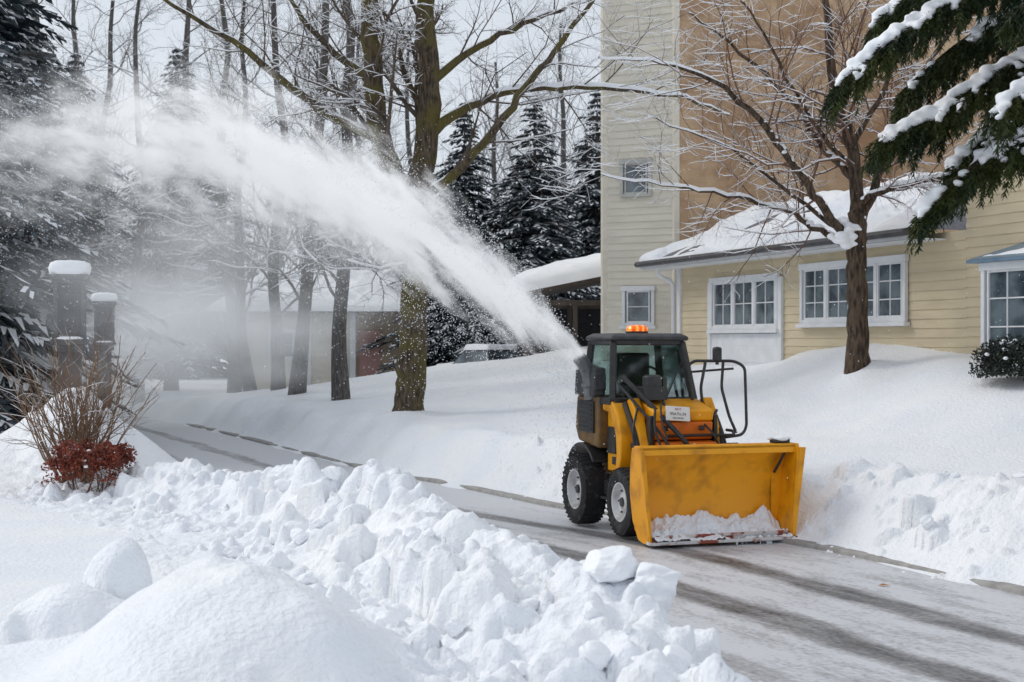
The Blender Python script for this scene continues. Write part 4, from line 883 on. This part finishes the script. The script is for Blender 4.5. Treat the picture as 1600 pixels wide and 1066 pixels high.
mb.tube(rounded(sh([(.38,.90,1.10),(.34,.92,1.50),(.38,.90,1.74),(.38,.90,1.78)]),.05),rt,8)
mb.tube(rounded(sh([(.56,.84,1.77),(.54,.84,1.50),(.60,.78,1.2),(.62,.66,1.04)]),.05),rt,8)
mb.tube(rounded(sh([(-.18,.60,1.02),(.1,.56,1.03),(.56,.58,1.02),(.58,.66,1.06),(.58,.8,1.06)]),.05),rt,8)
mb.tube(rounded(sh([(-.14,.62,.94),(.1,.56,.93),(.60,.58,.93)]),.05),rt*.8,8)
mb.tube(sh([(.44,.60,.80),(.42,.62,1.10)]),.018,8)
mb.tube(rounded(sh([(.30,.98,1.34),(.46,.9,1.28),(.5,.8,1.12),(.5,.72,1.0)]),.06),.018,8)
mb.tube(sh([(.3,1.1,1.66),(.66,.80,1.70)]),.012,8)
mb.build('guard_rail',BLK,M)
mb=MB(); mb.box((.50+gx,.86,1.84),(.09,.05,.12)); mb.tube(sh([(.50,.86,1.78),(.50,.86,1.74)]),.02,8); mb.lathe([(0,.05),(.03,.045),(.04,0)],(.50+gx,.86,1.89),axis='z',k=12); mb.build('mirror',BLK,M,bevel=.012)
for p_,r_ in ((rounded([(.22,.75,.98),(.20,.72,1.15),(.32,.74,1.28),(.36,.9,1.25)],.08),.014),(rounded([(-.44,.62,1.3),(-.48,.56,1.1),(-.42,.5,.9),(-.32,.46,.75)],.1),.013),(rounded([(-.38,.62,1.35),(-.42,.50,1.15),(-.38,.44,1.0)],.1),.010),(rounded([(.10,.66,1.16),(.16,.52,1.05),(.22,.50,.92),(.20,.46,.8)],.1),.011),(rounded([(-.56,.80,1.30),(-.66,.70,1.05),(-.62,.66,.80),(-.60,.55,.6)],.1),.012)):
    mb=MB(); mb.tube(p_,r_,8); mb.build('hydraulic_hose',BLK,M)
mb=MB(); pth=rounded([(-.75,1.60,1.36),(-.77,1.60,1.60),(-.82,1.60,1.72),(-.90,1.60,1.82)],.12); mb.tube(pth,[.08]*4+[.075]*(len(pth)-4),14); mb.tube([(-.76,1.60,1.50),(-.763,1.60,1.54)],.10,14); mb.build('discharge_chute',mat('chute_metal',(.10,.105,.11),(.22,.225,.23),rough=.45,scale=8),M,bevel=.008)
mb=MB(); mb.tube([(.1,2.1,1.3),(.1,2.1,1.75)],.035,10); mb.build('exhaust_stack',GRYM,M,bevel=.01)
L=[(np.array([.70+rng.uniform(-.09,.09),.12+rng.uniform(-.05,.05),1.01]),rng.uniform(.02,.035)) for i in range(16)]
blobs('clinging_snow',L,SNOWC,M,.008,1)
xb=np.linspace(-.745,.745,260); yb_=np.linspace(-.07,.30,76); XB,YB=np.meshgrid(xb,yb_,indexing='ij')
fl=np.interp(YB,[-.1,0,.10,.20,.28,.33],[.0,.03,.035,.065,.155,.30])
thk=.05+.14*fbm(XB,YB,4.5,5,1)+.07*np.abs(fbm(XB,YB,12,3,3))+.12*np.exp(-((XB-.60)/.10)**2)*np.clip(YB/.25,0,1)+.07*np.exp(-((XB+.35)/.3)**2)*np.clip(YB/.2,0,1)
thk*=np.clip((.305-YB)/.05,0,1)
thk=np.where((YB<.03),thk*.55,thk)
hb=np.where(thk>0,np.minimum(fl,.13+.3*np.clip(YB-.22,0,1))+thk,fl-.06)+.025*fbm(XB,YB,30,2,4)
idx=np.arange(XB.size).reshape(XB.shape); F=np.stack([idx[:-1,:-1],idx[1:,:-1],idx[1:,1:],idx[:-1,1:]],-1).reshape(-1,4)
o=bpy.data.objects.new('snow_heap',quadmesh('snow_heap',np.stack([XB,YB,hb],-1).reshape(-1,3),F,[SNOW])); o.location=(ML[0],ML[1],ML[2]+.01); o.rotation_euler=(0,0,MA); finish(o,label='crumbly snow scraped up inside the yellow bucket',cat='snow')

# ---------------------------------------------------------------- blown snow plume
PX=[-8,-7,-5.4,-4.05,-3.13,-2.28,-1.49,-.72,0,.35,.70,1]; PZ=[4.3,4.42,4.52,4.45,4.20,3.86,3.48,3.02,2.48,2.16,1.82,1.5]
PR=[1.5,1.5,1.5,1.42,1.34,1.24,1.12,.92,.64,.46,.26,.22]; PD=[.0,1.2,4.6,9,14,20,28,38,52,65,90,90]
def volmat():
    m=bpy.data.materials.new('blown_snow'); m.use_nodes=True; nt=m.node_tree; nt.nodes.clear()
    def mt(op,a,b=None,c=None,clamp=False):
        n=N(nt,'ShaderNodeMath',operation=op); n.use_clamp=clamp
        for i,v in enumerate((a,b,c)):
            if v is None: continue
            if isinstance(v,(int,float)): n.inputs[i].default_value=v
            else: nt.links.new(v,n.inputs[i])
        return n.outputs[0]
    tc=N(nt,'ShaderNodeTexCoord'); sp=N(nt,'ShaderNodeSeparateXYZ'); nt.links.new(tc.outputs['Object'],sp.inputs[0])
    x,y,z=sp.outputs
    nx_=mt('DIVIDE',mt('ADD',x,8),9,clamp=True)
    def curve(vals,mx):
        f=N(nt,'ShaderNodeFloatCurve'); c=f.mapping.curves[0]
        pts=list(zip([(a+8)/9 for a in PX],[v/mx for v in vals]))
        c.points[0].location=pts[0]; c.points[1].location=pts[-1]
        for p in pts[1:-1]: c.points.new(*p)
        f.mapping.update(); nt.links.new(nx_,f.inputs['Value']); return mt('MULTIPLY',f.outputs[0],mx)
    zc=curve(PZ,6); r=curve(PR,2); dn=curve(PD,100)
    yc=mt('ADD',mt('MULTIPLY',mt('SUBTRACT',.77,x),.46),15.22)
    dz=mt('SUBTRACT',z,zc); dy=mt('SUBTRACT',y,yc)
    dzz=mt('DIVIDE',dz,r); dyy=mt('DIVIDE',dy,r)
    d=mt('SQRT',mt('ADD',mt('MULTIPLY',dzz,dzz),mt('MULTIPLY',dyy,dyy)))
    cb=N(nt,'ShaderNodeCombineXYZ'); nt.links.new(mt('ADD',mt('MULTIPLY',x,1.1),mt('MULTIPLY',dz,.7)),cb.inputs[0]); nt.links.new(mt('MULTIPLY',dy,1.9),cb.inputs[1]); nt.links.new(mt('MULTIPLY',dz,2.0),cb.inputs[2])
    no=N(nt,'ShaderNodeTexNoise'); no.inputs['Scale'].default_value=1.5; no.inputs['Detail'].default_value=6; no.inputs['Roughness'].default_value=.72; no.inputs['Distortion'].default_value=.3; nt.links.new(cb.outputs[0],no.inputs[0])
    k=mt('ADD',mt('SUBTRACT',.60,d),mt('MULTIPLY',mt('SUBTRACT',no.outputs['Fac'],.5),3.1),clamp=True)
    k=mt('MULTIPLY',mt('MULTIPLY',k,k),dn)
    k=mt('MULTIPLY',k,mt('LESS_THAN',x,.78))
    pv=N(nt,'ShaderNodeVolumePrincipled'); pv.inputs['Color'].default_value=(1,1,1,1); pv.inputs['Anisotropy'].default_value=.1
    nt.links.new(k,pv.inputs['Density'])
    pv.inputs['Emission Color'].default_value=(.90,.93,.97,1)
    nt.links.new(mt('MULTIPLY',k,.44),pv.inputs['Emission Strength'])  # added glow stands in for light scattered many times inside the plume
    out=N(nt,'ShaderNodeOutputMaterial'); nt.links.new(pv.outputs[0],out.inputs['Volume'])
    m.cycles.volume_step_rate=.42
    return m
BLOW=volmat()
pp=[];pr_=[]
for x in np.linspace(.80,-7.9,50):
    pp.append((x,15.22+(.77-x)*.46,np.interp(x,PX,PZ))); pr_.append(np.interp(x,PX,PR)*1.12+.02)
pr_[0]=.01; pr_[-1]=.01
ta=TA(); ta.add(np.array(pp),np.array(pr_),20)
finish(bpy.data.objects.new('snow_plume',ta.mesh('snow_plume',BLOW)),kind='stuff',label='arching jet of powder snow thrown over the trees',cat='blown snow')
def mist(name,c,R,dens,seed,label):
    m=bpy.data.materials.new(name); m.use_nodes=True; nt=m.node_tree; nt.nodes.clear()
    tc=N(nt,'ShaderNodeTexCoord'); ln=N(nt,'ShaderNodeVectorMath',operation='LENGTH'); nt.links.new(tc.outputs['Object'],ln.inputs[0])
    no=N(nt,'ShaderNodeTexNoise'); no.inputs['Scale'].default_value=2.2; no.inputs['Detail'].default_value=3; nt.links.new(tc.outputs['Object'],no.inputs[0])
    a=N(nt,'ShaderNodeMath',operation='SUBTRACT'); a.inputs[0].default_value=.7; nt.links.new(ln.outputs['Value'],a.inputs[1])
    b_=N(nt,'ShaderNodeMath',operation='MULTIPLY_ADD'); nt.links.new(no.outputs['Fac'],b_.inputs[0]); b_.inputs[1].default_value=2.2; b_.inputs[2].default_value=-1.1
    c_=N(nt,'ShaderNodeMath',operation='ADD'); c_.use_clamp=True; nt.links.new(a.outputs[0],c_.inputs[0]); nt.links.new(b_.outputs[0],c_.inputs[1])
    d=N(nt,'ShaderNodeMath',operation='MULTIPLY'); nt.links.new(c_.outputs[0],d.inputs[0]); d.inputs[1].default_value=dens
    e2=N(nt,'ShaderNodeMath',operation='MULTIPLY'); nt.links.new(d.outputs[0],e2.inputs[0]); e2.inputs[1].default_value=.38  # mist glows slightly in place of multiply scattered light
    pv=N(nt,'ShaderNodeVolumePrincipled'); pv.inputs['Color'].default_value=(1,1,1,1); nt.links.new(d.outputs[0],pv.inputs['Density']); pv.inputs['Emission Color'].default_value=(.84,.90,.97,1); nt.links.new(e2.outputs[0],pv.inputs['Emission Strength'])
    out=N(nt,'ShaderNodeOutputMaterial'); nt.links.new(pv.outputs[0],out.inputs['Volume']); m.cycles.volume_step_rate=3
    o=bpy.data.objects.new(name,quadmesh(name,IV1*1.0,IF1,[m])); o.location=c; o.scale=R; finish(o,kind='stuff',label=label,cat='blown snow')
mist('powder_mist',(-8.2,32,1.9),(6.0,7,3.2),.42,1,'pale cloud of drifting powder snow over the road')
mist('powder_mist',(-4.6,19.6,3.0),(4.0,2.6,2.2),.34,2,'thin veil of falling powder beneath the jet')
V=[];F=[];n=0; oct_=np.array([(1,0,0),(-1,0,0),(0,1,0),(0,-1,0),(0,0,1),(0,0,-1)],float); of=np.array([(0,2,4),(2,1,4),(1,3,4),(3,0,4),(2,0,5),(1,2,5),(3,1,5),(0,3,5)])
for i in range(24000):
    x=rng.uniform(-7.0,.7) if i%3 else rng.uniform(-2.5,.7); r=np.interp(x,PX,PR)*.75; th=rng.uniform(0,TAU); q=r*(.4+abs(rng.randn())*.4)
    p=np.array([x,15.22+(.77-x)*.46+q*math.cos(th),np.interp(x,PX,PZ)+q*math.sin(th)-(rng.exponential(.45) if math.sin(th)<0 else 0)])
    V.append(oct_*rng.uniform(.002,.0075)+p); F.append(of+n); n+=6
for i in range(3500):
    yv=rng.uniform(11,30); p=np.array([rng.uniform(-.42,.42)*yv*.9,yv,rng.uniform(.8,6)]); V.append(oct_*rng.uniform(.002,.006)+p); F.append(of+n); n+=6
finish(bpy.data.objects.new('flying_snowflakes',quadmesh('flying_snowflakes',np.concatenate(V),np.concatenate(F),[SNOWC],False)),kind='stuff',label='fine white flakes drifting around the snow jet',cat='snowflakes')

# ---------------------------------------------------------------- light, world, camera
w=bpy.data.worlds.new('World'); bpy.context.scene.world=w; w.use_nodes=True; nt=w.node_tree
bg=nt.nodes['Background']; sky=N(nt,'ShaderNodeTexSky',sky_type='NISHITA'); sky.sun_disc=False
SE,SA=rad(40),rad(-66)
sky.sun_elevation=SE; sky.sun_rotation=SA; sky.dust_density=1; sky.air_density=1
hs=N(nt,'ShaderNodeHueSaturation'); hs.inputs['Saturation'].default_value=.45; nt.links.new(sky.outputs[0],hs.inputs['Color'])
mxw=N(nt,'ShaderNodeMix',data_type='RGBA'); mxw.inputs[0].default_value=.7; nt.links.new(hs.outputs[0],mxw.inputs[6]); mxw.inputs[7].default_value=(7.4,7.9,8.6,1)
nt.links.new(mxw.outputs[2],bg.inputs[0]); bg.inputs[1].default_value=.108
sl=bpy.data.lights.new('sun','SUN'); sl.energy=1.4; sl.angle=rad(20); sl.color=(1,.95,.89)
so=bpy.data.objects.new('sun',sl); C.objects.link(so)
d=Vector((math.sin(SA)*math.cos(SE),math.cos(SA)*math.cos(SE),math.sin(SE))); so.rotation_euler=d.to_track_quat('Z','Y').to_euler()
cam=bpy.data.cameras.new('camera'); cam.lens=50; cam.sensor_width=36; cam.clip_end=1000; cam.dof.use_dof=True; cam.dof.focus_distance=14.6; cam.dof.aperture_fstop=4
co=bpy.data.objects.new('camera',cam); co.location=(0,0,2.0); co.rotation_euler=(rad(90),0,0); C.objects.link(co); bpy.context.scene.camera=co
bpy.context.scene.view_settings.view_transform='Standard'
